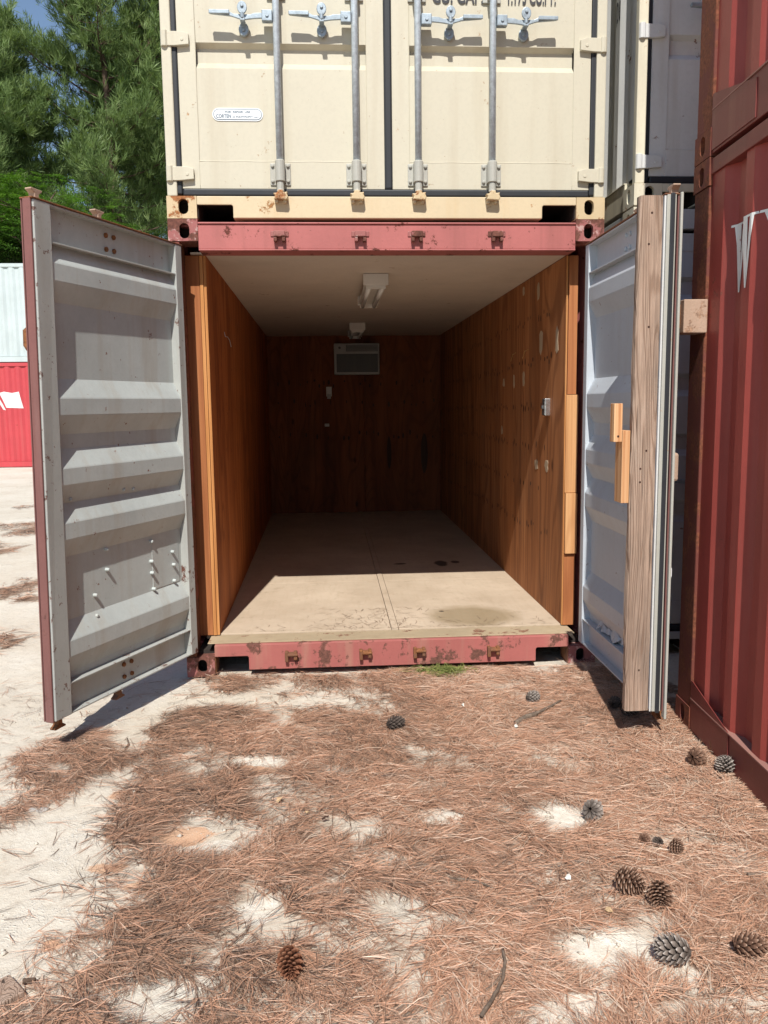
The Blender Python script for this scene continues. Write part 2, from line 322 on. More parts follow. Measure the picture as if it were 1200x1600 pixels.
# ------------------------------------------------------------------ mesh helpers
class MB:
    def __init__(s): s.v = []; s.f = []; s.mi = []; s.cur = 0
    def add(s, vs, fs):
        o = len(s.v); s.v += [tuple(map(float, q)) for q in vs]
        for f in fs: s.f.append(tuple(i+o for i in f)); s.mi.append(s.cur)
        return s
    def box(s, x0, x1, y0, y1, z0, z1):
        return s.add([(x0, y0, z0), (x1, y0, z0), (x1, y1, z0), (x0, y1, z0), (x0, y0, z1), (x1, y0, z1), (x1, y1, z1), (x0, y1, z1)],
                     [(0, 3, 2, 1), (4, 5, 6, 7), (0, 1, 5, 4), (1, 2, 6, 5), (2, 3, 7, 6), (3, 0, 4, 7)])
    def prism(s, pts, a, b, axis=1):
        """2-D polygon extruded between a and b along axis (0: pts are (y,z); 1: (x,z); 2: (x,y))"""
        def P(q, t):
            return ((t, q[0], q[1]), (q[0], t, q[1]), (q[0], q[1], t))[axis]
        n = len(pts); vs = [P(q, a) for q in pts]+[P(q, b) for q in pts]
        fs = [tuple(range(n-1, -1, -1)), tuple(range(n, 2*n))]+[(i, (i+1) % n, (i+1) % n+n, i+n) for i in range(n)]
        return s.add(vs, fs)
    def sheet(s, pts, a, b, axis=0):
        """open polyline extruded; axis as in prism"""
        def P(q, t):
            return ((t, q[0], q[1]), (q[0], t, q[1]), (q[0], q[1], t))[axis]
        n = len(pts)
        return s.add([P(q, a) for q in pts]+[P(q, b) for q in pts], [(i, i+1, i+1+n, i+n) for i in range(n-1)])
    def tube(s, path, r, n=8, cap=True):
        path = [Vector(q) for q in path]; rs = r if hasattr(r, '__len__') else [r]*len(path)
        rings = []; ref = None
        for i, q in enumerate(path):
            d = (path[min(i+1, len(path)-1)]-path[max(i-1, 0)]).normalized()
            if ref is None:
                ref = d.orthogonal().normalized()
            e1 = (ref - d*ref.dot(d)).normalized(); ref = e1; e2 = d.cross(e1)
            rings.append([q+(e1*math.cos(2*math.pi*k/n)+e2*math.sin(2*math.pi*k/n))*rs[i] for k in range(n)])
        vs = [w for rg in rings for w in rg]; fs = []
        for i in range(len(rings)-1):
            for k in range(n):
                fs.append((i*n+k, i*n+(k+1) % n, (i+1)*n+(k+1) % n, (i+1)*n+k))
        if cap:
            fs.append(tuple(range(n-1, -1, -1))); fs.append(tuple(range((len(rings)-1)*n, len(rings)*n)))
        return s.add(vs, fs)
    def cyl(s, p0, p1, r, n=12): return s.tube([p0, p1], r, n)
    def build(s, name, mats, parent=None, bevel=0.0, smooth=False, fn=None, kind=None, label=None):
        vs = s.v if fn is None else [fn(*q) for q in s.v]
        me = bpy.data.meshes.new(name); me.from_pydata(vs, [], s.f)
        ms = mats if isinstance(mats, (list, tuple)) else [mats]
        for k in ms: me.materials.append(M[k])
        if len(ms) > 1: me.polygons.foreach_set('material_index', s.mi)
        if smooth: me.polygons.foreach_set('use_smooth', [True]*len(me.polygons))
        me.update()
        o = bpy.data.objects.new(name, me); C.objects.link(o)
        if parent is not None: o.parent = parent
        if bevel:
            b = o.modifiers.new('bevel', 'BEVEL'); b.width = bevel; b.segments = 2; b.limit_method = 'ANGLE'; b.angle_limit = math.radians(40)
        if kind: o['kind'] = kind
        if label: o['label'] = label
        return o

def tag(o, label, cat, group=None):
    o['label'] = label; o['category'] = cat
    if group: o['group'] = group
    return o
def empty(name, loc, label, cat, rz=0.0, group=None):
    o = bpy.data.objects.new(name, None); C.objects.link(o); o.location = loc; o.rotation_euler = (0, 0, rz)
    o.empty_display_size = 0.2
    return tag(o, label, cat, group)
def np_mesh(name, verts, faces_per, mat, tint=None, parent=None, kind=None, smooth=False):
    """verts (N,3); every face has faces_per corners laid out by index array (F,faces_per)"""
    idx = faces_per; F, k = idx.shape
    me = bpy.data.meshes.new(name)
    me.vertices.add(len(verts)); me.vertices.foreach_set('co', np.ascontiguousarray(verts, dtype=np.float32).ravel())
    me.loops.add(F*k); me.loops.foreach_set('vertex_index', np.ascontiguousarray(idx, dtype=np.int32).ravel())
    me.polygons.add(F); me.polygons.foreach_set('loop_start', np.arange(0, F*k, k, dtype=np.int32))
    me.update(calc_edges=True)
    if tint is not None:
        a = me.attributes.new('tint', 'FLOAT', 'POINT'); a.data.foreach_set('value', np.asarray(tint, dtype=np.float32))
    if smooth: me.polygons.foreach_set('use_smooth', [True]*F)
    me.materials.append(M[mat]); me.validate()
    o = bpy.data.objects.new(name, me); C.objects.link(o)
    if parent is not None: o.parent = parent
    if kind: o['kind'] = kind
    return o

def face_hole(mb, org, eu, ev, w, h, hu, hv, rx, ry, depth=0.03, cav=0.12):
    """rectangle org + u*eu + v*ev with a stadium hole, a short tunnel and a dark cavity behind it"""
    org, eu, ev = Vector(org), Vector(eu), Vector(ev); nin = -(eu.cross(ev))
    ang = sorted([2*math.pi*k/20+0.01 for k in range(20)]+[math.atan2(b-hv, a-hu) % (2*math.pi) for a in (0, w) for b in (0, h)])
    outer, inner = [], []
    for a in ang:
        c, s_ = math.cos(a), math.sin(a); ts = []
        if c > 1e-9: ts.append((w-hu)/c)
        if c < -1e-9: ts.append(-hu/c)
        if s_ > 1e-9: ts.append((h-hv)/s_)
        if s_ < -1e-9: ts.append(-hv/s_)
        t_ = min(ts); outer.append((hu+c*t_, hv+s_*t_))
        if ry >= rx:
            yy = math.copysign(max(0, ry-rx), s_) if abs(s_) > 0.02 else 0
            inner.append((hu+rx*c, hv+yy+rx*s_))
        else: inner.append((hu+rx*c, hv+ry*s_))
    n = len(ang)
    P = lambda q, d: org+eu*q[0]+ev*q[1]+nin*d
    vs = [P(q, 0) for q in outer]+[P(q, 0) for q in inner]+[P(q, depth) for q in inner]
    big = [(hu+(q[0]-hu)*1.25, hv+(q[1]-hv)*1.25) for q in inner]
    vs += [P(q, depth) for q in big]+[P(q, cav) for q in big]
    fs = []
    for r in range(2):
        for i in range(n): fs.append((r*n+i, r*n+(i+1) % n, (r+1)*n+(i+1) % n, (r+1)*n+i))
    mb.add(vs[:3*n], fs)
    cur = mb.cur; mb.cur = 1; fs = []  # inner faces get the painted-in shade colour
    for r in range(2):
        for i in range(n): fs.append((r*n+i, r*n+(i+1) % n, (r+1)*n+(i+1) % n, (r+1)*n+i))
    fs.append(tuple(range(2*n, 3*n)))
    mb.add(vs[2*n:], fs); mb.cur = cur

def casting(parent, sx, front, z0, mat, W2, L, top):
    """corner casting; sx -1/+1 side, front True at y=0"""
    mb = MB(); w, d, h = 0.162, 0.178, 0.118
    xo = sx*W2; xi = sx*(W2-w); x0, x1 = min(xo, xi), max(xo, xi)
    y0, y1 = (0, d) if front else (L-d, L)
    hv = 0.0635 if not top else h-0.0635
    hu_f = 0.0895 if sx < 0 else w-0.0895
    rx, ry = 0.0275, 0.041
    if front:
        face_hole(mb, (x0, y0, z0), (1, 0, 0), (0, 0, 1), w, h, hu_f, hv, rx, ry)
    else:
        face_hole(mb, (x1, y1, z0), (-1, 0, 0), (0, 0, 1), w, h, w-hu_f, hv, rx, ry)
    yh = 0.089 if front else d-0.089
    if sx < 0:
        face_hole(mb, (x0, y1, z0), (0, -1, 0), (0, 0, 1), d, h, d-yh, hv, rx, ry, 0.02, 0.025)
    else:
        face_hole(mb, (x1, y0, z0), (0, 1, 0), (0, 0, 1), d, h, yh, hv, rx, ry, 0.02, 0.025)
    z1 = z0+h
    mb.add([(x0, y0, z1), (x1, y0, z1), (x1, y1, z1), (x0, y1, z1)], [(0, 1, 2, 3)])
    mb.add([(x0, y0, z0), (x1, y0, z0), (x1, y1, z0), (x0, y1, z0)], [(3, 2, 1, 0)])
    yb = y1 if front else y0
    mb.add([(x0, yb, z0), (x1, yb, z0), (x1, yb, z1), (x0, yb, z1)], [(0, 1, 2, 3)])
    xb = xi
    mb.add([(xb, y0, z0), (xb, y1, z0), (xb, y1, z1), (xb, y0, z1)], [(0, 1, 2, 3)])
    return mb.build('corner_casting', [mat, 'cavity'], parent)

PITCH_C = 0.278
def corr_profile(a, b, depth=0.036, start=0.0):
    """(s, recess) polyline along a wall"""
    pts = []; segs = [(0.072, 0, 0), (0.068, 0, 1), (0.070, 1, 1), (0.068, 1, 0)]
    s = a+start
    pts.append((a, 0.0))
    while True:
        done = False
        for ln, r0, r1 in segs:
            e = s+ln
            if e >= b: done = True; break
            if r0 != r1 or True: pts.append((e, depth*r1))
            s = e
        if done: break
    pts.append((b, pts[-1][1] if pts[-1][1] == 0 else pts[-1][1]))
    return pts

def shell(parent, W, L, H, paint_m, rail_m, cast_m, post_m, sides=(True, True), back=True, front_blank=False, post_w=0.1, bh=0.155, th=0.1):
    """posts, rails, corrugated sides, roof and castings of a container; front plane y=0, length along +y"""
    W2 = W/2
    for sx in (-1, 1):
        for fr in (True, False):
            casting(parent, sx, fr, 0.0, cast_m, W2, L, False); casting(parent, sx, fr, H-0.118, cast_m, W2, L, True)
            mb = MB(); y0, y1 = (0.004, 0.004+post_w) if fr else (L-0.004-post_w, L-0.004)
            x0, x1 = sorted((sx*(W2-0.005), sx*(W2-0.06)))
            mb.box(x0, x1, y0, y1, 0.118, H-0.118); mb.build('corner_post', post_m, parent, bevel=0.006)
        xo = sx*(W2-0.008)
        mb = MB(); x0, x1 = sorted((xo, xo-sx*0.05)); mb.box(x0, x1, 0.178, L-0.178, 0.008, bh)
        mb.build('bottom_side_rail', rail_m, parent, bevel=0.003)
        MB().box(*sorted((sx*(W2-0.002), xo-sx*0.06)), 0.178, L-0.178, bh+0.0005, bh+0.006).build('rail_ledge', 'dusty_maroon' if rail_m == 'red_right_rail' else rail_m, parent)
        mb = MB(); mb.box(x0, x1, 0.178, L-0.178, H-th, H-0.01); mb.build('top_side_rail', rail_m, parent, bevel=0.003)
        mb = MB(); pr = corr_profile(post_w+0.004, L-post_w-0.004, 0.036, 0.02)
        mb.sheet([(sx*(W2-0.018-r), y) for y, r in pr], bh+0.006, H-th, axis=2)
        mb.build('side_wall', paint_m, parent)
    mb = MB(); mb.box(-W2+0.03, W2-0.03, 0.06, L-0.06, H-0.03, H-0.018); mb.build('roof', paint_m, parent)
    if back:
        mb = MB(); pr = corr_profile(-W2+0.06, W2-0.06, 0.036, 0.02)
        mb.sheet([(x, L-0.03-r) for x, r in pr], 0.118, H-0.1, axis=2); mb.build('end_wall', paint_m, parent)
        MB().box(-W2+0.17, W2-0.17, L-0.08, L-0.01, H-0.1, H-0.012).build('end_rail', rail_m, parent); MB().box(-W2+0.17, W2-0.17, L-0.08, L-0.01, 0.02, 0.15).build('end_rail', rail_m, parent)
    mb = MB(); mb.box(-W2+0.06, W2-0.06, 0.08, L-0.08, 0.10, 0.14); mb.build('underfloor', 'cavity', parent)  # underside coloured near black, shade painted in

def text_mesh(body, name, mat, parent, x0, x1, z0, y, height=None, thick=0.001, xrot=True, fn=None):
    """flat lettering standing in the x-z plane facing -y, fitted to x0..x1 (and height)"""
    cu = bpy.data.curves.new(name, 'FONT'); cu.body = body; cu.extrude = 0; cu.offset = 0.022
    to = bpy.data.objects.new(name, cu); C.objects.link(to)
    dg = bpy.context.evaluated_depsgraph_get(); me = bpy.data.meshes.new_from_object(to.evaluated_get(dg))
    bpy.data.objects.remove(to)
    xs = [v.co.x for v in me.vertices]; ys = [v.co.y for v in me.vertices]
    mx, Mx, my, My = min(xs), max(xs), min(ys), max(ys); k = (x1-x0)/(Mx-mx); kz = height/(My-my) if height else k
    for v in me.vertices:
        q = (x0+(v.co.x-mx)*k, y, z0+(v.co.y-my)*kz); v.co = q if fn is None else fn(*q)
    me.materials.clear(); me.materials.append(M[mat]); me.name = name
    o = bpy.data.objects.new(name, me); C.objects.link(o)
    if parent is not None: o.parent = parent
    return o

# ------------------------------------------------------------------ ground
_rng = np.random.default_rng(5); _H = _rng.random((256, 256))
def vnoise(x, y, s, seed=0):
    x = np.asarray(x)*s+seed*17.3; y = np.asarray(y)*s+seed*31.7
    xi = np.floor(x).astype(int); yi = np.floor(y).astype(int); fx = x-xi; fy = y-yi
    fx = fx*fx*(3-2*fx); fy = fy*fy*(3-2*fy)
    g = lambda a, b: _H[a % 256, b % 256]
    return (g(xi, yi)*(1-fx)+g(xi+1, yi)*fx)*(1-fy)+(g(xi, yi+1)*(1-fx)+g(xi+1, yi+1)*fx)*fy
def fbm(x, y, s, o=4, seed=0):
    t = 0; a = 1; n = 0
    for k in range(o): t = t+a*vnoise(x, y, s*2**k, seed+k); n += a; a *= 0.55
    return t/n
def sdpoly(x, y, poly):
    """signed distance, positive inside"""
    x = np.asarray(x, float); y = np.asarray(y, float); d = np.full(x.shape, 1e9); ins = np.zeros(x.shape, bool)
    n = len(poly)
    for i in range(n):
        (ax, ay), (bx, by) = poly[i], poly[(i+1) % n]
        ex, ey = bx-ax, by-ay; wx, wy = x-ax, y-ay
        t = np.clip((wx*ex+wy*ey)/(ex*ex+ey*ey+1e-12), 0, 1)
        d = np.minimum(d, (wx-ex*t)**2+(wy-ey*t)**2)
        c = ((ay > y) != (by > y)) & (x < (bx-ax)*(y-ay)/((by-ay)+1e-12)+ax); ins ^= c
    return np.sqrt(d)*np.where(ins, 1, -1)
def gpx(*pts): return [tuple(onZ(a, b, 0.0)[:2]) for a, b in pts]
MAT_POLY = gpx((300, 1056), (330, 1075), (262, 1108), (232, 1150), (212, 1200), (190, 1240), (160, 1300), (150, 1345), (100, 1400), (72, 1450), (85, 1492), (40, 1535), (-60, 1580))+[
    (-1.25, -3.3), (-1.1, -4.6), (1.6, -4.6), (1.6, -0.6), (1.25, -0.1), (1.1, 0.06), (-1.0, 0.06)]
PATCHES = [gpx((75, 1165), (130, 1152), (195, 1165), (190, 1190), (150, 1220), (90, 1255), (20, 1280), (0, 1275), (50, 1230), (30, 1185)),
           gpx((-20, 910), (40, 903), (70, 905), (70, 938), (20, 942), (-20, 935)), gpx((-20, 847), (20, 850), (22, 862), (-20, 868)),
           gpx((-20, 772), (40, 772), (55, 782), (20, 790), (-20, 786)), gpx((-30, 985), (30, 980), (50, 995), (0, 1015), (-30, 1012)),
           gpx((-30, 746), (50, 742), (58, 752), (-30, 756)), gpx((-30, 820), (50, 822), (50, 828), (-30, 827))]
def ell(px, py, rx, ry):
    a = onZ(px, py); b = onZ(px+rx, py); c_ = onZ(px, py-ry); return (a[0], a[1], abs(b[0]-a[0]), abs(c_[1]-a[1]))
BARE = [ell(*q) for q in ((428, 1131, 26, 12), (310, 1312, 78, 36), (400, 1192, 44, 12), (520, 1197, 56, 10), (665, 1177, 28, 9), (403, 1420, 40, 24),
        (860, 1275, 62, 30), (685, 1275, 44, 18), (590, 1405, 46, 22), (940, 1495, 95, 48), (1050, 1515, 60, 30), (880, 1580, 95, 34), (1060, 1580, 90, 20),
        (215, 1372, 40, 16), (208, 1405, 22, 12), (235, 1560, 80, 40), (120, 1500, 40, 22), (470, 1094, 60, 8), (360, 1090, 110, 14), (1010, 1312, 34, 14),
        (640, 1550, 40, 14), (310, 1500, 36, 12), (145, 1475, 34, 12), (780, 1258, 18, 16), (500, 1480, 28, 10), (700, 1370, 30, 10), (1095, 1395, 26, 8), (1020, 1445, 40, 14))]
CLAY = [ell(*q) for q in ((165, 1355, 34, 9), (82, 1474, 16, 10), (395, 1200, 40, 12), (290, 1302, 44, 14), (215, 1380, 26, 8), (190, 1240, 20, 9), (1035, 1372, 24, 10), (330, 1245, 40, 16))]
WHITE = [ell(*q) for q in ((428, 1131, 22, 10), (320, 1325, 50, 22), (520, 1197, 45, 8), (403, 1420, 36, 22), (860, 1275, 60, 28), (940, 1500, 110, 55), (1050, 1520, 70, 34), (880, 1580, 110, 36), (240, 1550, 90, 50), (685, 1275, 40, 16), (1010, 1312, 34, 14), (400, 1185, 36, 7))]
def blobs(x, y, L_, soft=0.5, wob=0.7, seed=3):
    m_ = np.zeros(np.shape(x)); n = (fbm(x, y, 9.0, 4, seed)-0.5)*wob*2
    for cx, cy, rx, ry in L_:
        d = np.sqrt(((x-cx)/rx)**2+((y-cy)/ry)**2)+n
        m_ = np.maximum(m_, np.clip((1.25-d)/soft, 0, 1))
    return m_
def straw(x, y):
    x = np.asarray(x, float); y = np.asarray(y, float)
    n = fbm(x, y, 6.0, 4, 1)-0.5
    s = np.clip(sdpoly(x, y, MAT_POLY)/0.10+n*2.6+0.5, 0, 1)
    for p_ in PATCHES: s = np.maximum(s, 0.85*np.clip(sdpoly(x, y, p_)/0.12+n*2.4+0.45, 0, 1))
    s = s*(1-0.97*blobs(x, y, BARE))
    s = s*(1-0.8*np.clip((fbm(x, y, 4.5, 5, 7)-0.575)/0.05, 0, 1))*(1-0.7*np.clip((fbm(x, y, 15.0, 3, 8)-0.64)/0.05, 0, 1))
    full = np.clip((x+0.35)/0.7, 0, 1)*np.clip((y+2.5)/0.8, 0, 1)
    s = s*np.maximum(np.clip((fbm(x, y, 3.1, 5, 61)-0.28)/0.20, 0.2, 1), 0.85*full)*np.clip((fbm(x, y, 9.0, 3, 63)-0.2)/0.22, 0.35, 1)
    far = np.clip((fbm(x, y, 0.8, 4, 11)-0.6)/0.05, 0, 1)*np.clip((y-3.0)/2.0, 0, 1)*0.8
    return np.maximum(s, far)
def gheight(x, y):
    x = np.asarray(x, float); y = np.asarray(y, float)
    sm = lambda a, b, t: (lambda q: q*q*(3-2*q))(np.clip((t-a)/(b-a), 0, 1))
    h = (fbm(x, y, 2.2, 5, 21)-0.5)*0.024+(fbm(x, y, 14, 3, 23)-0.5)*0.008-0.012
    h = h+0.034*sm(0.75, 1.3, x)*(1-sm(6, 12, np.abs(x)))*sm(-6, -4, y)*(1-sm(-0.2, 0.4, y))
    h = h+0.035*sm(1.3, 1.4, x)*(1-sm(4, 8, x))*sm(-0.35, -0.05, y)*(1-sm(7, 9, y))
    return h
def make_ground():
    def graded(lo, hi, f0, f1, fine):
        a = list(np.arange(f0, f1, fine)); st = fine
        while a[-1] < hi: st *= 1.18; a.append(a[-1]+st)
        st = fine; b = [f0]
        while b[-1] > lo: st *= 1.18; b.append(b[-1]-st)
        return np.array(b[:0:-1]+a)
    xs = graded(-500, 500, -2.6, 1.7, 0.02); ys = graded(-500, 900, -4.2, 0.5, 0.02)
    X, Y = np.meshgrid(xs, ys); s = straw(X, Y); s[(Y > 0.25) & (np.abs(X) < 1.2) & (Y < 6.3)] = 0
    s[np.abs(X) > 30] = 0
    Z = gheight(X, Y)+s*0.012
    nx, ny = len(xs), len(ys); vs = np.stack([X, Y, Z], -1).reshape(-1, 3)
    i = np.arange(nx*ny).reshape(ny, nx); q = np.stack([i[:-1, :-1], i[:-1, 1:], i[1:, 1:], i[1:, :-1]], -1).reshape(-1, 4)
    o = np_mesh('ground', vs, q, 'ground', smooth=True); o['kind'] = 'structure'
    cl = blobs(X, Y, CLAY, 0.7, 0.6, 4); wh = blobs(X, Y, WHITE, 0.7, 0.5, 5)
    a = o.data.attributes.new('cover', 'FLOAT_COLOR', 'POINT')
    a.data.foreach_set('color', np.stack([s, cl, wh*(1-cl), np.ones_like(s)], -1).astype(np.float32).ravel())
    return o
ground = make_ground()

# ------------------------------------------------------------------ the open container
H1 = 2.6; W = 2.438; W2 = W/2; L1 = 6.058
rootA = empty('open_shipping_container', (0, 0, 0), 'open red-framed shipping container lined with plywood, both end doors swung wide', 'container')
def container_open():
    R_ = rootA
    shell(R_, W, L1, H1, 'red_main', 'red_main', 'red_cast', 'red_post', post_w=0.16)
    # header beam
    mb = MB(); mb.box(-1.056, 1.056, 0.002, 0.07, 2.438, 2.572); mb.box(-1.056, 1.056, -0.006, 0.06, 2.572, 2.582)
    mb.box(-1.056, 1.056, -0.004, 0.16, 2.43, 2.438)
    mb.build('header_beam', 'red_main', R_, bevel=0.004)
    for x in (-0.61, -0.164, 0.151, 0.604):
        mb = MB(); z = 2.505
        mb.box(x-0.032, x-0.014, -0.035, 0.004, z-0.03, z+0.022); mb.box(x+0.014, x+0.032, -0.035, 0.004, z-0.03, z+0.022)
        mb.box(x-0.03, x+0.03, -0.04, 0.004, z-0.005, z+0.026); mb.box(x-0.05, x+0.05, -0.004, 0.003, z+0.0, z+0.03)
        mb.build('cam_keeper', 'red_cast', R_, bevel=0.005)
    # sill
    mb = MB()
    mb.prism([(-1.056, 0.118), (-0.866, 0.118), (-0.858, 0.110), (-0.858, 0.034), (0.856, 0.034), (0.856, 0.108), (0.864, 0.116), (1.056, 0.116), (1.056, 0.186), (-1.056, 0.186)], 0.0, 0.012, 1)
    mb.box(-1.056, 1.056, 0.0125, 0.19, 0.17, 0.187)
    mb.box(-0.858, 0.856, 0.0125, 0.1, 0.034, 0.046)
    mb.build('door_sill', 'red_sill', R_, bevel=0.003)
    for x in (-1.058, -0.852):
        MB().box(x, x+0.006, 0.013, 0.15, 0.02, 0.12).build('pocket_side', 'rust', R_)
        MB().box(-x-0.006, -x, 0.013, 0.15, 0.02, 0.12).build('pocket_side', 'rust', R_)
    for x, z in ((-0.609, 0.125), (-0.171, 0.123), (0.15, 0.124), (0.594, 0.118)):
        mb = MB(); mb.box(x-0.036, x-0.016, -0.034, 0.003, z-0.042, z+0.02); mb.box(x+0.016, x+0.036, -0.034, 0.003, z-0.03, z+0.02)
        mb.box(x-0.034, x+0.034, -0.028, 0.003, z-0.012, z+0.012); mb.cyl((x-0.02, -0.03, z), (x+0.04, -0.03, z), 0.011, 8)
        mb.build('cam_keeper', 'rust', R_, bevel=0.004)
    # threshold dirt ledge + floor sheets
    MB().box(-1.1, 1.1, 0.03, 0.205, 0.1875, 0.1935).build('threshold_plate', 'dusty', R_, bevel=0.003)
    ys = [0.208, 1.62, 2.85, 4.08, 5.86]
    for i in range(4):
        for a, b in ((-1.13, 0.0), (0.048, 1.1)):
            MB().box(a, b, ys[i]+0.0015, ys[i+1]-0.0015, 0.172, 0.2).build('floor_sheet', 'floor', R_, bevel=0.0015)
    MB().box(0.003, 0.045, 0.22, 5.86, 0.172, 0.203).build('floor_joint_strip', 'floor', R_, bevel=0.002)
    # walls: sheets of plywood
    ysl = [0.2, 0.52, 1.74, 2.96, 4.18, 5.86]
    sl = lambda y: -1.046-0.0135*(y-0.2)
    for i in range(5):
        y0, y1 = ysl[i]+0.002, ysl[i+1]-0.002
        mb = MB(); mb.add([(sl(y0), y0, 0.2), (sl(y1), y1, 0.2), (sl(y1), y1, 2.438), (sl(y0), y0, 2.438), (sl(y0)-0.016, y0, 0.2), (sl(y1)-0.016, y1, 0.2), (sl(y1)-0.016, y1, 2.438), (sl(y0)-0.016, y0, 2.438)],
            [(0, 1, 2, 3), (7, 6, 5, 4), (0, 4, 5, 1), (3, 2, 6, 7), (0, 3, 7, 4), (1, 5, 6, 2)])
        mb.build('wall_sheet', 'ply_left', R_, bevel=0.0015)
    ysr = [0.2, 1.32, 2.54, 3.76, 4.98, 5.86]
    for i in range(5):
        MB().box(1.062, 1.078, ysr[i]+0.002, ysr[i+1]-0.002, 0.2, 2.438).build('wall_sheet', 'ply_right', R_, bevel=0.0015)
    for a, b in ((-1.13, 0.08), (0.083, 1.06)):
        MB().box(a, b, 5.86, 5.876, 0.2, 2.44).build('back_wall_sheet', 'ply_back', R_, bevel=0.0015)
    ysc = [0.165, 1.3, 2.52, 3.74, 5.86]
    for i in range(4):
        MB().box(-1.13, 1.062, ysc[i]+0.0015, ysc[i+1]-0.0015, 2.44, 2.452).build('ceiling_sheet', 'ceil', R_, bevel=0.001)
    # doubled plywood end of the left partition and trim boards
    MB().box(-1.062, -1.0465, 0.185, 0.2015, 0.2, 2.436).build('partition_edge_strip', 'ply_edge', R_, bevel=0.001)
    MB().box(-1.083, -1.064, 0.178, 0.2, 0.2, 2.436).build('partition_edge_strip', 'ply_edge', R_, bevel=0.001)
    MB().box(-1.19, -1.085, 0.182, 0.2, 0.2, 2.436).build('left_trim_board', 'trim', R_, bevel=0.002)
    for z0, z1, x0, x1, y0, mt in ((1.625, 2.436, 1.076, 1.13, 0.184, 'trim'), (1.03, 1.622, 1.068, 1.14, 0.172, 'trim_pale'), (0.655, 1.027, 1.07, 1.142, 0.16, 'trim_pale'), (0.2, 0.652, 1.07, 1.14, 0.18, 'trim')):
        MB().box(x0, x1, y0, 0.2, z0, z1).build('right_trim_board', mt, R_, bevel=0.002)
    MB().box(1.0625, 1.0695, 0.186, 0.2015, 0.2, 2.436).build('partition_edge_strip', 'ply_edge', R_, bevel=0.001)
    # rows of nail stains (joined: too small to pick apart) and filler patches
    rnd = random.Random(4); mb = MB()
    def dot(P, eu, ev, a, b):
        vs = [P+eu*(a*math.cos(k*math.pi/4))+ev*(b*math.sin(k*math.pi/4)) for k in range(8)]; mb.add(vs, [tuple(range(8))])
    for z in (2.16, 1.86, 1.56, 1.30, 1.02, 0.72):
        y = 0.5+rnd.random()*0.3
        while y < 5.7:
            dot(Vector((1.0605, y, z+rnd.uniform(-0.025, 0.025)-(y*0.01))), Vector((0, 1, 0)), Vector((0, 0, 1)), rnd.uniform(0.007, 0.013), rnd.uniform(0.01, 0.026))
            if rnd.random() < 0.5: dot(Vector((sl(y)+0.002, y, z+rnd.uniform(-0.05, 0.05))), Vector((0, 1, 0)), Vector((0, 0, 1)), rnd.uniform(0.004, 0.007), rnd.uniform(0.006, 0.02))
            y += rnd.choice((0.05, 0.06, 0.08, 0.1, 0.22))
    for z in (1.85, 1.6, 1.19):
        x = -1.0
        while x < 1.0:
            dot(Vector((x, 5.8585, z+rnd.uniform(-0.04, 0.04))), Vector((1, 0, 0)), Vector((0, 0, 1)), rnd.uniform(0.007, 0.015), rnd.uniform(0.012, 0.04)); x += rnd.choice((0.06, 0.09, 0.14, 0.2))
    mb.build('nail_stains', 'nail', R_, kind='stuff')
    for px, py, hw, hh in ((841, 455, 2, 14), (818, 455, 1.5, 7), (845, 533, 3, 20), (870, 532, 2.5, 22), (787, 598, 1.6, 7), (803, 595, 1.6, 12), (818, 592, 1.8, 12), (784, 672, 1.4, 7), (838, 726, 3, 9), (854, 728, 2.8, 10)):
        a = onX(px, py, 1.0608); b = onX(px+hw, py, 1.0608); c_ = onX(px, py-hh, 1.0608); du = abs(b[1]-a[1]); dz = abs(c_[2]-a[2])
        rr = random.Random(px); mb = MB(); n = 12
        mb.prism([(a[1]+du*math.cos(k*2*math.pi/n)*rr.uniform(0.6, 1.2), a[2]+dz*math.copysign(abs(math.sin(k*2*math.pi/n))**0.6, math.sin(k*2*math.pi/n))*rr.uniform(0.75, 1.1)) for k in range(n)], 1.0602, 1.0622, 0)
        mb.build('filler_patch', 'putty', R_)
    for px, w, h, py in ((608, 0.03, 0.42, 707), (663, 0.045, 0.52, 708)):
        a = onY(px, py, 5.858); n = 14
        MB().prism([(a[0]+w*math.cos(k*2*math.pi/n), a[2]+h/2*math.sin(k*2*math.pi/n)) for k in range(n)], 5.855, 5.8605, 1).build('dark_stain_streak', 'nail', R_)

def lock_rod_door(door, u0, fn, mat_rod, z0, z1, v):
    """rod on the outer face with cams at the ends"""
    mb = MB(); mb.cyl((u0, v, z0), (u0, v, z1), 0.017, 10)
    for z in (0.45, 1.0, 1.9, 2.2): mb.box(u0-0.04, u0+0.04, v-0.022, v+0.03, z-0.03, z+0.03)
    mb.build('lock_rod', mat_rod, door, fn=fn)
    for zc, s_ in ((z1, 1), (z0, -1)):
        mb = MB(); t_ = 0.046*s_
        mb.prism([(u0-0.026, zc), (u0+0.03, zc), (u0+0.012, zc+t_*0.3), (u0+0.014, zc+t_*0.75), (u0+0.036, zc+t_*1.05), (u0+0.034, zc+t_*1.2), (u0-0.036, zc+t_*1.15), (u0-0.034, zc+t_), (u0-0.014, zc+t_*0.7), (u0-0.012, zc+t_*0.3)], v-0.014, v+0.02, 1)
        mb.build('cam', 'rust_pale' if s_ > 0 else 'rust', door, fn=fn, bevel=0.003)

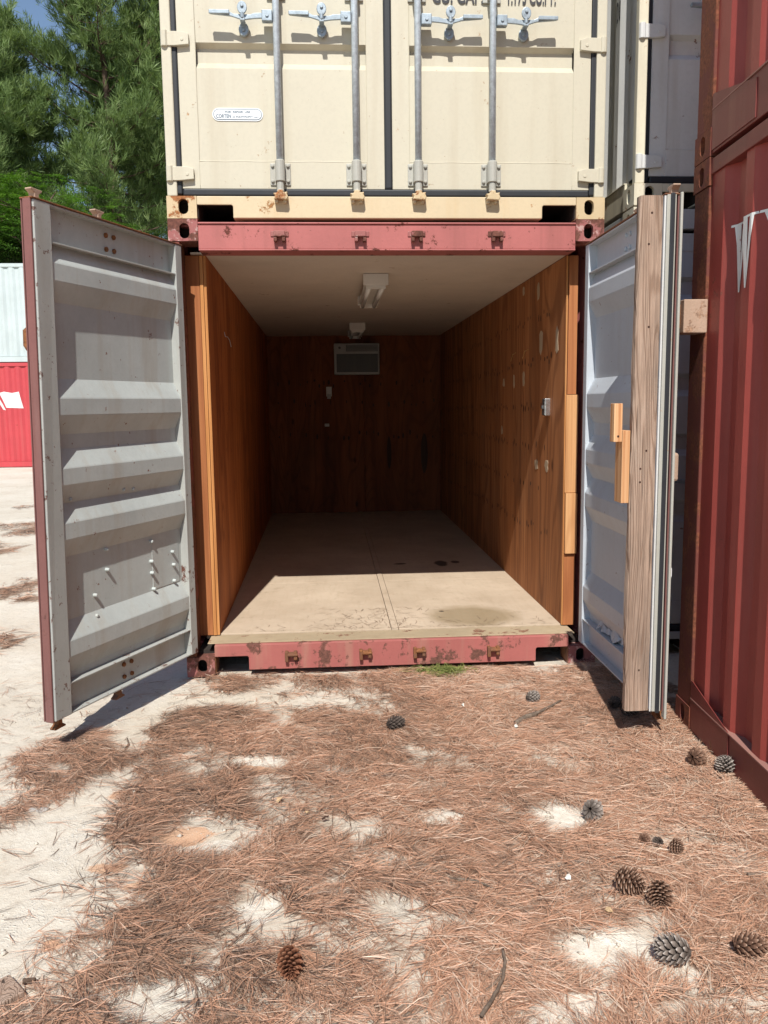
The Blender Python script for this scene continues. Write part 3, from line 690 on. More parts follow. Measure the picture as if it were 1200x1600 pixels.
RIBS = (2.17, 1.585, 1.27, 1.02, 0.47)
def open_door(side):
    if side == 'L':
        h = Vector((-1.145, -0.03, 0)); f = Vector((-1.60, -1.07, 0)); sg = 1
        lab = 'red-edged door with grey ribbed inner face, swung open beside sunlit concrete'; mp, ms = 'door_in', 'door_stile'
    else:
        h = Vector((1.105, -0.03, 0)); f = Vector((1.094, -1.17, 0)); sg = -1
        lab = 'pale blue-grey ribbed door with a weathered timber nailed to its free edge'; mp, ms = 'door_in_r', 'door_in_r'
    u = (f-h).normalized(); n = Vector((-u.y, u.x, 0))*sg; Lu = (f-h).length
    def fn(a, v, z):
        if side == 'L': v = v+0.06*(a/1.13)*((z-1.3)/2.29)
        q = h+u*a+n*v; return (q.x, q.y, z)
    # pressed panel with five ribs; v=0 is the inner plane of the frame
    pr = [(-0.046, 2.31)]
    for zc in RIBS:
        pr += [(-0.046, zc+0.125), (-0.006, zc+0.042), (-0.004, zc+0.036), (-0.004, zc-0.036), (-0.006, zc-0.042), (-0.046, zc-0.125)]
    pr += [(-0.046, 0.30)]
    mb = MB(); pr2 = [pr[0]]
    for a_, b_ in zip(pr, pr[1:]):
        k_ = max(1, int(abs(a_[1]-b_[1])/0.12)); pr2 += [(a_[0]+(b_[0]-a_[0])*j/k_, a_[1]+(b_[1]-a_[1])*j/k_) for j in range(1, k_+1)]
    for j in range(6): mb.sheet(pr2, 0.06+(Lu-0.16)*j/6, 0.06+(Lu-0.16)*(j+1)/6, 0)
    mb.box(0.06, Lu-0.1, -0.052, -0.046, 2.29, 2.447); mb.box(0.06, Lu-0.1, -0.052, -0.046, 0.163, 0.31)
    door = mb.build('door', mp, rootA, fn=fn, label=lab)
    # frame
    MB().box(0.0, 0.062, -0.05, 0.0, 0.16, 2.45).build('hinge_stile', ms, door, fn=fn, bevel=0.004)
    MB().box(Lu-0.108, Lu-0.004, -0.05, 0.0, 0.16, 2.45).build('free_stile', ms, door, fn=fn, bevel=0.004)
    for z0, z1 in ((2.44, 2.449), (2.288, 2.295), (0.305, 0.312), (0.161, 0.169)):
        MB().box(0.0625, Lu-0.1085, -0.05, -0.003, z0, z1).build('rail_flange', ms, door, fn=fn, bevel=0.0015)
    # outer red edge, gasket and skin
    MB().box(Lu-0.0035, Lu+0.008, -0.05, -0.008, 0.155, 2.455).build('edge_channel', 'red_edge' if side == 'L' else 'galv_dull', door, fn=fn, bevel=0.004)
    MB().box(Lu-0.06, Lu+0.004, -0.064, -0.0575, 0.155, 2.455).build('outer_flange', 'red_edge', door, fn=fn, bevel=0.003)
    sk = MB(); gx = [-0.01+(Lu-0.02)*i/10 for i in range(11)]; gz = [0.156+2.302*i/14 for i in range(15)]
    sk.add([(a, -0.0565, z) for z in gz for a in gx], [(j*11+i, j*11+i+1, (j+1)*11+i+1, (j+1)*11+i) for j in range(14) for i in range(10)])
    sk.build('outer_skin', 'red_edge', door, fn=fn)
    MB().box(-0.01, Lu+0.008, -0.064, 0.002, 2.451, 2.458).build('top_gasket', 'rust', door, fn=fn, bevel=0.002)
    for a in (0.61, 1.035): lock_rod_door(door, a, fn, 'rust', 0.14, 2.462, -0.084)
    for z in (0.45, 1.0, 1.6, 2.2):
        mb = MB(); mb.box(-0.05, 0.12, -0.088, -0.07, z-0.045, z+0.045); mb.cyl((-0.05, -0.075, z-0.06), (-0.05, -0.075, z+0.06), 0.016, 10)
        mb.build('hinge', 'red_main', door, fn=fn, bevel=0.003)
    def bolt(a, z, r=0.011, ln=0.016, v0=-0.046, mt=mp):
        mb = MB(); mb.tube([(a, v0, z), (a, v0+ln, z), (a, v0+ln+0.004, z)], [r, r, r*0.6], 8); mb.build('bolt', mt, door, fn=fn)
    if side == 'L':
        for px, py in ((168, 890), (150, 930), (152, 962), (236, 877), (237, 895), (240, 920), (268, 862), (270, 882), (271, 907), (191, 765), (206, 764), (166, 858), (235, 846), (108, 780)):
            P = CAM+ray(px, py)*((h.x*n.x+h.y*n.y-0.046-(CAM[0]*n.x+CAM[1]*n.y))/(ray(px, py)[0]*n.x+ray(px, py)[1]*n.y))
            a = (P[0]-h.x)*u.x+(P[1]-h.y)*u.y
            bolt(min(max(a, 0.08), 1.03), P[2], 0.009)
        for a in (0.54, 0.60):
            for z in (2.40, 2.335, 0.265, 0.2): bolt(a, z, 0.012, 0.008, -0.046, 'rust')
        # riveted repair patch
        mb = MB(); mb.box(0.09, 0.33, -0.046, -0.0435, 0.60, 0.93); mb.build('repair_patch', mp, door, fn=fn, bevel=0.001)
        mb = MB(); mb.tube([(1.0, -0.1, 1.83), (1.02, -0.15, 1.83), (1.02, -0.17, 1.86), (1.02, -0.17, 1.92), (1.0, -0.14, 1.95)], 0.016, 8); mb.build('handle_hook', 'rust', door, fn=fn)
    else:
        for a in (0.54, 0.60):
            for z in (2.40, 2.335): bolt(a, z, 0.012, 0.006)
        rr = random.Random(8); mb = MB(); nseg = 46; vs = []; wv = [0.0]*3
        for j in range(nseg+1):
            z = 0.155+2.297*j/nseg; wv = [w*0.7+rr.gauss(0, 0.0016) for w in wv]; bow = 0.004*math.sin(j*0.11)
            wane = 0.012*max(0, math.sin(j*0.16+0.6))
            vs += [(Lu-0.052, 0.0015, z), (Lu-0.014+wv[2]*0.4, 0.0015+wv[0]*0.3, z), (Lu-0.011, 0.012+wane+wv[0], z), (Lu-0.0105, 0.05, z), (Lu-0.011+wv[1]*0.3, 0.099+bow+wv[1], z), (Lu-0.018, 0.106+bow+wv[1]*1.3, z), (Lu-0.052, 0.107+bow+wv[2], z)]
        mb.add(vs, [(7*j+k, 7*j+(k+1) % 7, 7*(j+1)+(k+1) % 7, 7*(j+1)+k) for j in range(nseg) for k in range(7)]+[tuple(range(6, -1, -1)), tuple(range(7*nseg, 7*nseg+7))])
        mb.build('timber_post', 'old_board', door, fn=fn)
        MB().box(Lu-0.115, Lu-0.022, 0.1145, 0.15, 1.125, 1.45).build('timber_block', 'new_block', door, fn=fn, bevel=0.002)
        MB().box(Lu-0.075, Lu-0.022, 0.1515, 0.19, 1.40, 1.57).build('timber_block', 'new_block', door, fn=fn, bevel=0.002)
        MB().cyl((Lu-0.023, 0.17, 1.425), (Lu-0.0205, 0.17, 1.425), 0.005, 8).build('nail_head', 'nail', door, fn=fn)
        for z, v in ((2.38, 0.05), (2.25, 0.06), (1.36, 0.045), (1.28, 0.07), (1.22, 0.07), (0.35, 0.05), (1.9, 0.05)):
            MB().cyl((Lu-0.013, v, z), (Lu-0.0095, v, z), 0.005, 8).build('nail_head', 'nail', door, fn=fn)
        # strips along the free edge
        MB().box(Lu-0.003, Lu+0.004, -0.0065, 0.0015, 0.155, 2.45).build('white_edge_strip', 'white_paint', door, fn=fn, bevel=0.002)
        MB().box(Lu+0.0085, Lu+0.016, -0.042, -0.022, 0.15, 2.458).build('rubber_gasket', 'rubber', door, fn=fn, bevel=0.005)
        MB().box(Lu-0.02, Lu+0.018, -0.076, -0.0645, 0.12, 2.46).build('gasket_retainer', 'galv_dull', door, fn=fn, bevel=0.003)
        # lock box and handle on the outer face
        mb = MB(); mb.box(Lu-0.16, Lu-0.035, -0.222, -0.115, 1.875, 2.02); mb.build('lock_box', 'rust_pale', door, fn=fn, bevel=0.004)
        MB().box(Lu-0.15, Lu-0.07, -0.1145, -0.065, 1.9, 2.0).build('lock_box_bracket', 'rust', door, fn=fn)
        MB().box(Lu-0.1, Lu-0.06, -0.128, -0.097, 1.215, 1.345).build('lock_handle', 'rust_pale', door, fn=fn, bevel=0.012)
        MB().box(Lu-0.1, Lu-0.07, -0.118, -0.095, 0.765, 0.815).build('seal_tag', 'decal', door, fn=fn, bevel=0.008)
        # lip of torn, peeling paint along the bottom rail
        rr = random.Random(2); top = []; a = 0.1
        a = 0.3
        while a < 0.72: top.append((a, rr.uniform(0.004, 0.03))); a += rr.uniform(0.02, 0.05)
        mb = MB(); vs = []
        for a, d in top: vs += [(a, -0.045+d*0.4, 0.36+rr.uniform(-0.015, 0.02)), (a, -0.04+d, 0.36-d*1.6)]
        mb.add(vs, [(2*i, 2*i+1, 2*i+3, 2*i+2) for i in range(len(top)-1)]); mb.build('peeling_paint', 'door_in_r', door, fn=fn)
    return door
container_open(); open_door('L'); open_door('R')

# ------------------------------------------------------------------ closed container doors (cream one above, white ones beside)
def closed_front(R_, W2, H, p_m, sill_m, full=True, rods=True, hw='galv', rib_z=(3.455,), z_off=0.0):
    x_in = W2-0.16
    # sill and header
    mb = MB()
    mb.prism([(-W2+0.163, 0.072), (-0.868, 0.072), (-0.86, 0.064), (-0.86, 0.002), (0.862, 0.002), (0.862, 0.066), (0.87, 0.074), (W2-0.163, 0.074), (W2-0.163, 0.118), (-W2+0.163, 0.118)], 0.0, 0.012, 1)
    mb.box(-0.86, 0.862, 0.0115, 0.11, 0.002, 0.012)
    mb.build('door_sill', sill_m, R_, bevel=0.004)
    MB().box(-W2+0.163, W2-0.163, 0.0125, 0.12, 0.105, 0.117).build('sill_shelf', 'cavity', R_)  # shelf and pocket sides coloured near black to paint in the pocket shade
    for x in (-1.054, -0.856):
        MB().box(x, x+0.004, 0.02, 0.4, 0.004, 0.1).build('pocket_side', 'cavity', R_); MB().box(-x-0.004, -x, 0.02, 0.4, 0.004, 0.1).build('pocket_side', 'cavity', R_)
    MB().box(-1.1, 1.1, 0.6, 0.61, 0.0, 0.1).build('pocket_back', 'cavity', R_)  # dark sheet added to stand for the shade deep in the pockets
    MB().box(-W2+0.163, W2-0.163, 0.002, 0.08, H-0.12, H-0.01).build('header_beam', p_m, R_, bevel=0.004)
    zb, zt = 0.162, H-0.14
    hx = W2-0.088
    for sx in (-1, 1):
        xa, xb = (-hx, -0.022) if sx < 0 else (0.022, hx)
        # door leaf: flat frame with pressed ribs in a slightly sunk panel
        rx0, rx1 = (xa+0.095, xb-0.095)
        zr = [3.455-2.602, 1.25, 1.60, 2.15]
        prof = [(0.026, 0.306)]
        for z in zr: prof += [(0.026, z-0.066), (0.062, z-0.028), (0.062, z+0.045), (0.030, z+0.066)]
        prof += [(0.026, zt-0.1)]
        mb = MB(); mb.sheet(prof, rx0, rx1, 0)
        for x in (rx0, rx1):        # rib ends
            for z in zr:
                mb.add([(x, 0.026, z-0.066), (x, 0.062, z-0.028), (x, 0.062, z+0.045), (x, 0.026, z+0.066)], [(0, 1, 2, 3)])
        leaf = mb.build('door', p_m, R_)
        mb = MB(); mb.box(xa, rx0, 0.022, 0.066, zb, zt); mb.box(rx1, xb, 0.022, 0.066, zb, zt)
        mb.box(rx0+0.0005, rx1-0.0005, 0.0225, 0.066, zb, 0.306); mb.box(rx0+0.0005, rx1-0.0005, 0.0225, 0.066, zt-0.1, zt)
        mb.build('door_frame', p_m, leaf, bevel=0.002)
        # weld beads round the panel
        mb = MB(); mb.tube([(rx0, 0.0225, 0.306+0.002*math.sin(k)) if True else None for k in range(1)]+[(rx0+(rx1-rx0)*k/30, 0.0235, 0.306+0.0012*math.sin(k*7.3)) for k in range(1, 31)], 0.0025, 5)
        for x in (rx0, rx1): mb.tube([(x+0.001*math.sin(k*5.1), 0.0235, zb+0.02+(zt-zb-0.04)*k/30) for k in range(31)], 0.002, 5)
        mb.build('weld_bead', p_m, leaf)
        # hinges
        for z in (0.235, 0.925, 1.62, 2.25):
            mb = MB(); xo = sx*(W2-0.024); xi = sx*(hx-0.065)
            mb.prism([(xo, z-0.036), (sx*(hx+0.012), z-0.036), (xi, z-0.028), (xi, z+0.026), (sx*(hx-0.03), z+0.036), (xo, z+0.036)], -0.004, 0.0215, 1)
            mb.cyl((xo, 0.004, z-0.04), (xo, 0.004, z+0.04), 0.019, 10); mb.cyl((sx*(hx-0.03), -0.007, z-0.004), (sx*(hx-0.03), -0.003, z-0.004), 0.009, 8)
            mb.build('hinge', p_m, leaf, bevel=0.005)
        if not rods: continue
        rods_x = ((-0.597, -0.179) if sx < 0 else (0.162, 0.573))
        for x in rods_x:
            mb = MB(); mb.cyl((x, -0.022, 0.27), (x, -0.022, H-0.2), 0.0185, 14)
            rod = mb.build('lock_rod', hw, leaf, smooth=False)
            for p_ in rod.data.polygons: p_.use_smooth = len(p_.vertices) == 4
            mb = MB(); mb.box(x-0.056, x+0.056, 0.014, 0.0218, 0.178, 0.296); mb.build('rod_bracket', 'galv_dull', leaf, bevel=0.006)
            mb = MB(); mb.tube([(x, -0.022, 0.188), (x, -0.022, 0.192), (x, -0.022, 0.297), (x, -0.022, 0.302)], [0.022, 0.0265, 0.0265, 0.022], 14)
            mb.tube([(x, -0.022, 0.14), (x, -0.022, 0.15), (x, -0.022, 0.187)], [0.021, 0.0195, 0.0195], 12); mb.box(x-0.027, x+0.027, -0.02, 0.0145, 0.19, 0.29)
            mb.build('rod_sleeve', 'galv_dull', leaf)
            for dx in (-0.042, 0.042):
                for z in (0.2, 0.28): MB().tube([(x+dx, 0.0138, z), (x+dx, 0.006, z), (x+dx, 0.003, z)], [0.01, 0.009, 0.005], 8).build('bracket_bolt', 'galv_dull', leaf)
            mb = MB(); z = 0.108
            mb.prism([(x-0.036, z-0.014), (x+0.034, z-0.018), (x+0.042, z-0.002), (x+0.034, z+0.012), (x+0.040, z+0.024), (x+0.016, z+0.02), (x+0.014, z+0.034), (x-0.014, z+0.034), (x-0.018, z+0.018), (x-0.04, z+0.016), (x-0.028, z+0.002)], -0.052, -0.006, 1)
            mb.build('cam', 'cream_cast' if p_m == 'cream' else sill_m, leaf, bevel=0.005)
            mb = MB(); mb.box(x-0.03, x-0.014, -0.03, 0.0, 0.078, 0.108); mb.box(x+0.014, x+0.03, -0.03, 0.0, 0.078, 0.108); mb.box(x-0.032, x+0.032, -0.006, -0.0005, 0.076, 0.11); mb.build('cam_keeper', sill_m, leaf, bevel=0.004)
            for z in (1.165, 1.9):
                mb = MB(); mb.box(x-0.05, x+0.05, 0.014, 0.0218, z-0.03, z+0.03); mb.box(x-0.026, x+0.026, -0.045, 0.0145, z-0.02, z+0.02); mb.build('rod_guide', 'galv_dull', leaf, bevel=0.006)
            # handle
            zc = 1.028 if sx < 0 else 1.024; d = sx
            mb = MB(); mb.box(*sorted((x+d*0.0185, x+d*0.074)), -0.05, -0.012, zc-0.028, zc+0.028); hub = mb.build('handle_hub', 'galv_hand' if hw == 'galv' else hw, leaf, bevel=0.004)
            mb = MB(); mb.cyl((x+d*0.046, -0.056, zc), (x+d*0.046, -0.05, zc), 0.009, 8); mb.build('hub_pin', 'galv_hand' if hw == 'galv' else hw, leaf)
            mb = MB(); y0, y1 = -0.046, -0.034
            mb.prism([(x+d*0.06, zc-0.013), (x+d*0.12, zc-0.017), (x+d*0.175, zc-0.024), (x+d*0.235, zc-0.006), (x+d*0.345, zc+0.004), (x+d*0.352, zc+0.014), (x+d*0.345, zc+0.024), (x+d*0.25, zc+0.02), (x+d*0.22, zc+0.006), (x+d*0.135, zc+0.004), (x+d*0.112, zc+0.012), (x+d*0.06, zc+0.014)][::(1 if d > 0 else -1)], y0, y1, 1)
            mb.box(*sorted((x+d*0.243, x+d*0.35)), -0.058, -0.0465, zc+0.0015, zc+0.022); mb.build('handle', 'galv_hand' if hw == 'galv' else hw, leaf, bevel=0.003)
            mb = MB(); xc = x+d*0.175
            ov = lambda cz, a, b: [(xc+a*math.cos(k*math.pi/7), cz+b*math.sin(k*math.pi/7)) for k in range(14)]
            mb.prism(ov(zc+0.032, 0.026, 0.032), -0.062, -0.05, 1); mb.prism(ov(zc-0.05, 0.027, 0.034), 0.002, 0.0215, 1)
            mb.box(xc-0.013, xc+0.013, -0.06, 0.004, zc-0.032, zc-0.018); mb.cyl((xc, -0.07, zc+0.04), (xc, -0.062, zc+0.04), 0.009, 8); mb.cyl((xc, -0.006, zc-0.055), (xc, 0.002, zc-0.055), 0.009, 8)
            mb.cyl((xc, -0.053, zc-0.02), (xc, -0.053, zc+0.01), 0.012, 8)
            mb.build('handle_catch', 'galv_hand' if hw == 'galv' else hw, leaf, bevel=0.003)
    # gaskets
    MB().box(-hx+0.002, hx-0.002, 0.008, 0.05, 0.121, 0.159).build('bottom_gasket', 'rubber', R_, bevel=0.008)
    MB().box(-0.0215, 0.0215, 0.012, 0.05, 0.16, zt).build('centre_gasket', 'rubber', R_, bevel=0.01)
    for sx in (-1, 1):
        MB().box(*sorted((sx*(hx+0.0015), sx*(W2-0.0455))), 0.016, 0.05, 0.13, zt).build('side_gasket', 'rubber', R_, bevel=0.008)

rootB = empty('cream_shipping_container', (0, 0, 2.602), 'cream shipping container with steel lock rods, stacked on the open container', 'container')
shell(rootB, W, L1, 2.591, 'cream', 'cream_sill', 'cream_cast', 'cream', post_w=0.04)
closed_front(rootB, W2, 2.591, 'cream', 'cream_sill')
for bx0, bx1, body in ((0.247, 0.527, 'CU. CAP.'), (0.663, 0.929, '1.173 CU.FT.')):
    text_mesh(body, 'stencil_lettering', 'ink', rootB, bx0, bx1, 3.735-2.602, 0.0205, 0.085)
def decal():
    cx, cz, hw_, hh = -0.8205, 3.152-2.602, 0.137, 0.034
    def stad(a, b, y0, y1):
        pts = []
        for k in range(9): t = -math.pi/2+math.pi*k/8; pts.append((cx+a-b+b*math.cos(t), cz+b*math.sin(t)))
        for k in range(9): t = math.pi/2+math.pi*k/8; pts.append((cx-a+b+b*math.cos(t), cz+b*math.sin(t)))
        return MB().prism(pts, y0, y1, 1)
    d = stad(hw_, hh, 0.0225, 0.0262).build('repair_decal', 'decal', rootB)
    stad(hw_-0.006, hh-0.006, 0.0216, 0.0224).build('decal_border', 'blue_ink', d)
    stad(hw_-0.009, hh-0.009, 0.0208, 0.0215).build('decal_field', 'decal', d)
    text_mesh('FOR  REPAIR  USE', 'decal_lettering', 'blue_ink', d, cx-0.068, cx+0.068, cz+0.007, 0.0203, 0.011)
    text_mesh('CORTEN', 'decal_lettering', 'blue_ink', d, cx-0.116, cx-0.036, cz-0.019, 0.0203, 0.019)
    text_mesh('OR', 'decal_lettering', 'blue_ink', d, cx-0.028, cx-0.014, cz-0.018, 0.0203, 0.008)
    text_mesh('EQUIVALENT', 'decal_lettering', 'blue_ink', d, cx-0.008, cx+0.082, cz-0.018, 0.0203, 0.011)
    text_mesh('ONLY', 'decal_lettering', 'blue_ink', d, cx+0.088, cx+0.114, cz-0.018, 0.0203, 0.007)
decal()

NX = 1.387+W2
rootN = empty('white_shipping_container', (NX, 0.0, 2.68), 'white shipping container above the grey one, squeezed between cream and maroon stacks', 'container')
shell(rootN, W, L1, 2.591, 'white_paint', 'white_sill', 'white_sill', 'white_sill', post_w=0.05)
closed_front(rootN, W2, 2.591, 'white_paint', 'white_sill')
text_mesh('D 8', 'stencil_lettering', 'ink', rootN, 0, 0.06, 1.13, 0, 0.12, fn=lambda x, y, z: (-W2+0.0165, 0.35+(0.06-x), z))
rootM = empty('grey_shipping_container', (NX, 0.0, 0.07), 'shaded grey shipping container on the ground behind the timber-edged open door', 'container')
shell(rootM, W, L1, 2.6, 'grey_cont', 'grey_cont', 'white_sill', 'grey_cont', post_w=0.05)
closed_front(rootM, W2, 2.6, 'grey_cont', 'grey_cont')

# ------------------------------------------------------------------ maroon stack on the right
def letter_mesh(polys, s0, z0, k, hgt, name, parent, wallf, mat='letter', eps=0.003):
    """flat polygons laid over a folded wall: cut at every fold, then pushed onto it. wallf(s)->(x,y) outer point, folds list"""
    import bmesh
    bm = bmesh.new()
    for pl in polys:
        vs = [bm.verts.new((s0+a*k, 0, z0+b*hgt)) for a, b in pl]; bm.faces.new(vs)
    f, folds = wallf
    for s in folds:
        geom = bm.verts[:]+bm.edges[:]+bm.faces[:]
        bmesh.ops.bisect_plane(bm, geom=geom, plane_co=(s, 0, 0), plane_no=(1, 0, 0))
    for v in bm.verts:
        x, y = f(v.co.x); v.co = (x, y, v.co.z)
    me = bpy.data.meshes.new(name); bm.to_mesh(me); bm.free(); me.materials.append(M[mat])
    o = bpy.data.objects.new(name, me); C.objects.link(o); o.parent = parent; return o

RZ = math.atan2(0.06, 1.0)
def maroon(z0, label, upper):
    # local: front plane y=0 is the end out of sight behind the camera; far end at y=L. local -x side faces the camera.
    Lr = 6.058; far = Vector((1.317, -0.945)); d = Vector((-math.sin(-RZ), math.cos(-RZ)))
    rz = -RZ; c_, s_ = math.cos(rz), math.sin(rz)
    off = Vector((c_*(-W2)-s_*Lr, s_*(-W2)+c_*Lr))
    R_ = empty('maroon_shipping_container', (far.x-off.x, far.y-off.y, z0), label, 'container', rz)
    shell(R_, W, Lr, 2.591, 'red_right', 'red_right_rail', 'rust_post', 'rust_post', post_w=0.17, bh=0.16 if not upper else 0.185, th=0.075)
    MB().box(-W2+0.17, W2-0.17, 0.01, 0.08, 0.02, 0.15).build('end_rail', 'red_right_rail', R_); MB().box(-W2+0.17, W2-0.17, 0.01, 0.08, 2.48, 2.58).build('end_rail', 'red_right_rail', R_)
    mb = MB(); pr = corr_profile(-W2+0.06, W2-0.06, 0.036, 0.02); mb.sheet([(x, 0.03+r) for x, r in pr], 0.118, 2.49, axis=2); mb.build('front_wall', 'red_right', R_)
    # gusset at the far bottom corner
    MB().prism([(Lr-0.178, 0.02), (Lr-0.178, 0.25), (Lr-0.2, 0.25), (Lr-0.6, 0.165), (Lr-0.6, 0.02)], -W2+0.0035, -W2+0.0075, 0).build('corner_gusset', 'red_right_rail', R_)
    prf = corr_profile(0.174, Lr-0.174, 0.036, 0.02)
    ss = [q[0] for q in prf]; rs = [q[1] for q in prf]
    wall = (lambda s: (-W2+0.018+float(np.interp(Lr-s, ss, rs))-0.003, Lr-s), [Lr-q for q in ss])
    return R_, wall
mar_lo, wall_lo = maroon(0.03, 'maroon shipping container with white serif letters standing on pine straw', False)
mar_up, wall_up = maroon(2.625, 'maroon shipping container stacked on the lettered maroon one', True)
def serif(kind):
    st = lambda x0, y0, x1, y1, w: [(x0-w/2, y0), (x0+w/2, y0), (x1+w/2, y1), (x1-w/2, y1)]
    P = []
    def vee(x, w, thick=0.2, thin=0.1):
        m_ = x+w*0.5
        P.append([(x+0.02, 1), (x+0.02+thick, 1), (m_+0.035, 0.0), (m_-0.015, 0.0)])
        P.append([(x+w-thin-0.02, 1), (x+w-0.02, 1), (m_+0.034, 0.0), (m_+0.005, 0.12)])
        P.append([(x-0.05, 1.0), (x+0.27, 1.0), (x+0.25, 1.035), (x-0.04, 1.035)])
        P.append([(x+w-0.17, 1.0), (x+w+0.06, 1.0), (x+w+0.05, 1.035), (x+w-0.16, 1.035)])
    if kind == 'W': vee(0.03, 0.4); vee(0.58, 0.42)
    else: vee(0.0, 0.8, 0.2)
    return P
_d0 = 0.348
letter_mesh(serif('W'), _d0, 2.02-0.03, 0.25, 0.27, 'painted_letter', mar_lo, wall_lo)
letter_mesh(serif('V'), _d0+0.28, 2.02-0.03, 0.3, 0.27, 'painted_letter', mar_lo, wall_lo)

# ------------------------------------------------------------------ far containers on the left (long side to the camera)
def far_cont(z0, H, pm, label, cx):
    R_ = empty('distant_shipping_container', (cx, 18.3+W2, z0), label, 'container', math.pi/2)
    # rotated so that local -x ... the side wall at local x=-W/2 faces the camera
    R_.rotation_euler = (0, 0, math.pi/2)
    R_.location = (cx+L1/2, 18.3+W2, z0)
    shell(R_, W, L1, H, pm, pm, pm, pm, post_w=0.12)
    mb = MB(); pr = corr_profile(-W2+0.06, W2-0.06, 0.036, 0.02); mb.sheet([(x, 0.03+r) for x, r in pr], 0.118, H-0.1, axis=2); mb.build('front_wall', pm, R_)
    return R_
fr = far_cont(0.0, 2.81, 'far_red', 'bright red shipping container with a white flag emblem under a pale one', -8.5)
fw = far_cont(2.815, 2.58, 'far_white', 'pale mint-white shipping container stacked on the bright red one', -8.5)
def flag():
    # emblem polygons are in metres along the camera-facing wall: local y runs to -x in the world
    prf = corr_profile(0.124, L1-0.124, 0.036, 0.02); ss = [q[0] for q in prf]; rs = [q[1] for q in prf]
    wall = (lambda s: (-W2+0.018+float(np.interp(s, ss, rs))-0.004, s), ss)
    def S(px, py): P = onY(px, py, 18.3); return ((fr.location.x-P[0]), P[2])
    pl = [[S(36, 638), S(9, 637), S(-2, 614), S(5, 612), S(18, 614), S(29, 612)], [S(8, 641), S(4, 640), S(-8, 618), S(-6, 614)]]
    letter_mesh(pl, 0, 0, 1, 1, 'flag_emblem', fr, wall)
flag()

# ------------------------------------------------------------------ things inside the container
def lamp(px0, px1, ytop, ybot, label):
    zb = 2.36; a = onZ((px0+px1)/2, ytop+12, zb); b = onZ((px0+px1)/2-4, ybot, zb)
    y0, y1 = a[1], b[1]; w = 0.076
    cx = 0.5*(onY(px0, ytop+8, y0)[0]+onY(px1, ytop+8, y0)[0])
    R_ = empty('fluorescent_light', (cx, y0, 2.44), label, 'ceiling light', 0.0, None)
    ln = y1-y0
    mb = MB(); mb.prism([(-0.045, -0.002), (0.045, -0.002), (w, -0.06), (w, -0.068), (-w, -0.068), (-w, -0.06)], 0.02, ln-0.02, 1); mb.build('housing', 'lamp_white', R_, bevel=0.002)
    for y in (0.0, ln-0.018): MB().box(-w-0.008, w+0.008, y, y+0.018, -0.078, -0.002).build('end_cap', 'lamp_white', R_, bevel=0.004)
    for x in (-0.045, 0.045): MB().cyl((x, 0.03, -0.088), (x, ln-0.03, -0.088), 0.016, 10).build('tube', 'tube_glass', R_, smooth=True)
    for y in (0.019, ln-0.034): MB().box(-0.066, 0.066, y, y+0.015, -0.1, -0.069).build('lamp_holder', 'lamp_white', R_, bevel=0.002)
lamp(568, 607, 434, 478, 'white twin-tube ceiling light nearer the doorway')
lamp(545, 572, 504, 527, 'white twin-tube ceiling light nearer the air conditioner')

def ac_unit():
    R_ = empty('air_conditioner', (-0.005, 5.86, 1.95), 'grey wall air conditioner high on the dark back wall', 'air conditioner')
    w, h = 0.283, 0.385
    MB().box(-w, w, -0.16, 0.0, 0, h).build('casing', 'ac_plastic', R_, bevel=0.008)
    MB().box(-w+0.03, w-0.02, -0.163, -0.1605, 0.03, 0.255).build('intake_panel', 'ac_dark', R_)
    for i in range(14): MB().box(-w+0.035, w-0.025, -0.168, -0.1635, 0.038+i*0.0152, 0.045+i*0.0152).build('louvre', 'ac_dark', R_)
    MB().box(-w+0.15, w-0.02, -0.163, -0.1605, 0.285, 0.365).build('outlet_panel', 'ac_dark', R_)
    for i in range(5): MB().box(-w+0.155, w-0.025, -0.17, -0.1635, 0.292+i*0.015, 0.296+i*0.015).build('louvre', 'ac_plastic', R_)
    MB().cyl((-w+0.07, -0.172, 0.33), (-w+0.07, -0.16, 0.33), 0.016, 12).build('knob', 'ac_dark', R_)
ac_unit()
